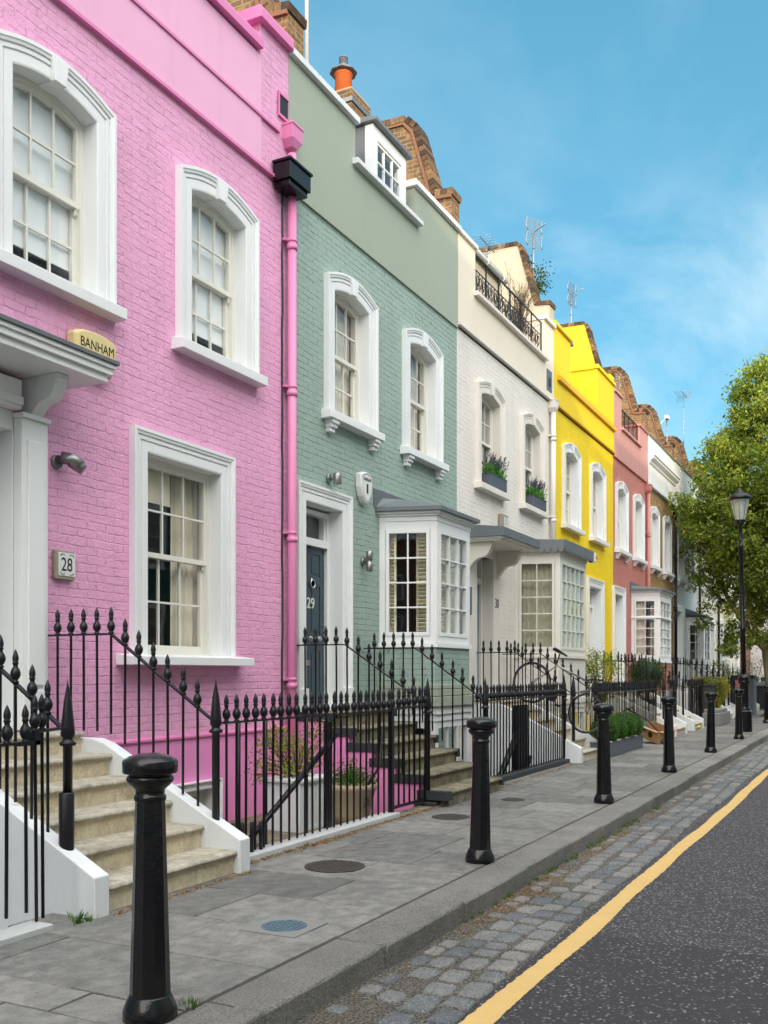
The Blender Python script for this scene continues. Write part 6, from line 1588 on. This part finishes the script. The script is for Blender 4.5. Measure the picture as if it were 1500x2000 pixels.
for i, (a, b_, h, m_) in enumerate(OPP): opposite(a, b_, h, m_, ['tall white stucco house at the open end across the road', 'tall buff stucco house across the road', 'cream stucco house across the road behind the camera', 'slate blue house across the road behind the camera', 'white stucco house across from the camera', 'sage green house across from the pink house', 'cream house across from the sage house',
     'white house across from the cream house', 'dark green house across from the yellow house', 'coral house across from the bare brick house', 'long white house at the far end across the road'][i])

end_block(-46, -2, 26, 8, 11.5, 'redbrick', 'unseen red brick block added behind the camera to darken pane reflections', pi/2, rows=3, cols=7)  # added block keeps the bright low sky out of the bay panes
def near_terrace(x0, x1, mat, label):
    r = empty('terraced_house', (x0, FY, 0), label, 'house', 'painted terraced houses'); W = x1-x0
    b = MB(); b.box(0, W, 0, 8, -1.7, 8.9); b.build('wall', mat, r); b = MB(); b.box(0, W, -.08, .3, 8.9, 9.0); b.build('coping', 'white', r)
    for xc, z, hh in ((1.4, 4.9, 1.7), (W-1.4, 4.9, 1.7), (W-1.6, 1.7, 2.0)):
        f = MB(); f.box(xc-.7, xc+.7, -.07, -.001, z-.1, z+hh+.15); o = f.build('window', 'white', r); g = MB()
        for a in range(3):
            for q in range(4): g.box(xc-.52+.35*a, xc-.19+.35*a, -.075, -.0705, z+hh*q/4+.02, z+hh*(q+1)/4-.02)
        g.build('pane', 'room', o)
    f = MB(); f.box(.4, 1.7, -.07, -.001, .9, 3.9); o = f.build('door_surround', 'white', r); g = MB(); g.box(.6, 1.5, -.075, -.0705, 1.0, 3.1); g.build('door', 'door_blue', r)
near_terrace(-.8, 4.58, 'slate_blue_render', 'slate blue terraced house next to the pink house, towards the camera'); near_terrace(-6.2, -.8, 'cream_render', 'cream terraced house alongside the camera'); near_terrace(-11.6, -6.2, 'green_render', 'green terraced house behind the camera'); near_terrace(-24, -11.6, 'white_render', 'long white terraced house well behind the camera')
# ------------------------------------------------------------------ light, sky, camera
SUN_DIR = Vector((-.82, -.50, 0)).normalized(); EL = radians(11)
def lighting():
    az = atan2(SUN_DIR.x, SUN_DIR.y)
    w = bpy.data.worlds.new('World'); SC.world = w; w.use_nodes = True; nt = w.node_tree
    for n in list(nt.nodes): nt.nodes.remove(n)
    s = NB(nt); out = s.n('OutputWorld'); bg = s.n('Background'); sky = s.n('TexSky'); sky.sky_type = 'NISHITA'
    sky.sun_disc = False; sky.sun_elevation = EL; sky.sun_rotation = az; sky.altitude = 0; sky.air_density = 1.0; sky.dust_density = .3; sky.ozone_density = 1.6
    g = s.n('TexCoord').outputs['Generated']
    sep = s.n('SeparateXYZ'); s.l(g, sep.inputs[0])
    # clear blue ahead with thin wisps; unseen bright cloud added overhead and sunward to lift the fill
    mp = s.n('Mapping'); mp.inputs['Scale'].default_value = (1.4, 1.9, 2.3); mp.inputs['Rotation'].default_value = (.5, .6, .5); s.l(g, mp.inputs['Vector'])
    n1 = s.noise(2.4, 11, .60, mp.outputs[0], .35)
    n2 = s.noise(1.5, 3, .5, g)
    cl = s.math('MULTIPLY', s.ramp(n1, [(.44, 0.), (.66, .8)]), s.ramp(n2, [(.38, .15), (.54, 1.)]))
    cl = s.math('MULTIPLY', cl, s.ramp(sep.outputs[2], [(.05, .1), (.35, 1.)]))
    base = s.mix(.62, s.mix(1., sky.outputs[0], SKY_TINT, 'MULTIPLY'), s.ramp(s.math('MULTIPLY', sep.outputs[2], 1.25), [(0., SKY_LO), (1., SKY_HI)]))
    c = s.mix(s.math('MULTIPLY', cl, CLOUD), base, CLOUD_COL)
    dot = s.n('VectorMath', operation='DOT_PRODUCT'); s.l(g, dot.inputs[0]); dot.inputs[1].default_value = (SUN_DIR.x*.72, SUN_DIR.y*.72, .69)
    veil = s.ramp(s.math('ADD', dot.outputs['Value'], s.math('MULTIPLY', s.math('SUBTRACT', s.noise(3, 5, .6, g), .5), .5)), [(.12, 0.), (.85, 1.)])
    c = s.mix(veil, c, FILL_VEIL)
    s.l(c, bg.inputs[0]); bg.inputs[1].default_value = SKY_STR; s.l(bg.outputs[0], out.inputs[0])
    L = bpy.data.lights.new('sun', 'SUN'); L.energy = SUN_STR; L.angle = radians(.5); L.color = (1., .82, .60)
    o = bpy.data.objects.new('sun', L); COL.objects.link(o)
    d = Vector((SUN_DIR.x*cos(EL), SUN_DIR.y*cos(EL), sin(EL)))
    o.rotation_euler = d.to_track_quat('Z', 'Y').to_euler()
SKY_TINT = (.62, 1.12, 1.36); CLOUD = .85; CLOUD_COL = (4.2, 5.2, 5.6); FILL_VEIL = (21., 20.4, 19.8); SKY_LO = (1.25, 3.0, 3.65); SKY_HI = (.42, 1.85, 2.55); SKY_STR = .15; SUN_STR = 2.0
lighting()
cam = bpy.data.cameras.new('camera'); co = bpy.data.objects.new('camera', cam); COL.objects.link(co)
cam.sensor_fit = 'HORIZONTAL'; cam.sensor_width = 36; cam.lens = 36*1900/1500; cam.shift_y = (1315-1000)/1500; cam.clip_end = 2000; cam.clip_start = .05
co.location = (0, 0, 1.5); co.rotation_euler = (pi/2, 0, math.atan(965/1900)-pi/2)
SC.camera = co
vs = SC.view_settings; SC.display_settings.display_device = 'sRGB'; vs.view_transform = 'Standard'; vs.look = 'None'; vs.gamma = 1; vs.exposure = EXPO if 'EXPO' in globals() else .5
SC.render.engine = 'CYCLES'; cy = SC.cycles; cy.use_denoising = True; cy.denoiser = 'OPENIMAGEDENOISE'; cy.max_bounces = 8; cy.transparent_max_bounces = 12; cy.diffuse_bounces = 4; cy.caustics_reflective = False; cy.caustics_refractive = False; cy.sample_clamp_indirect = 4
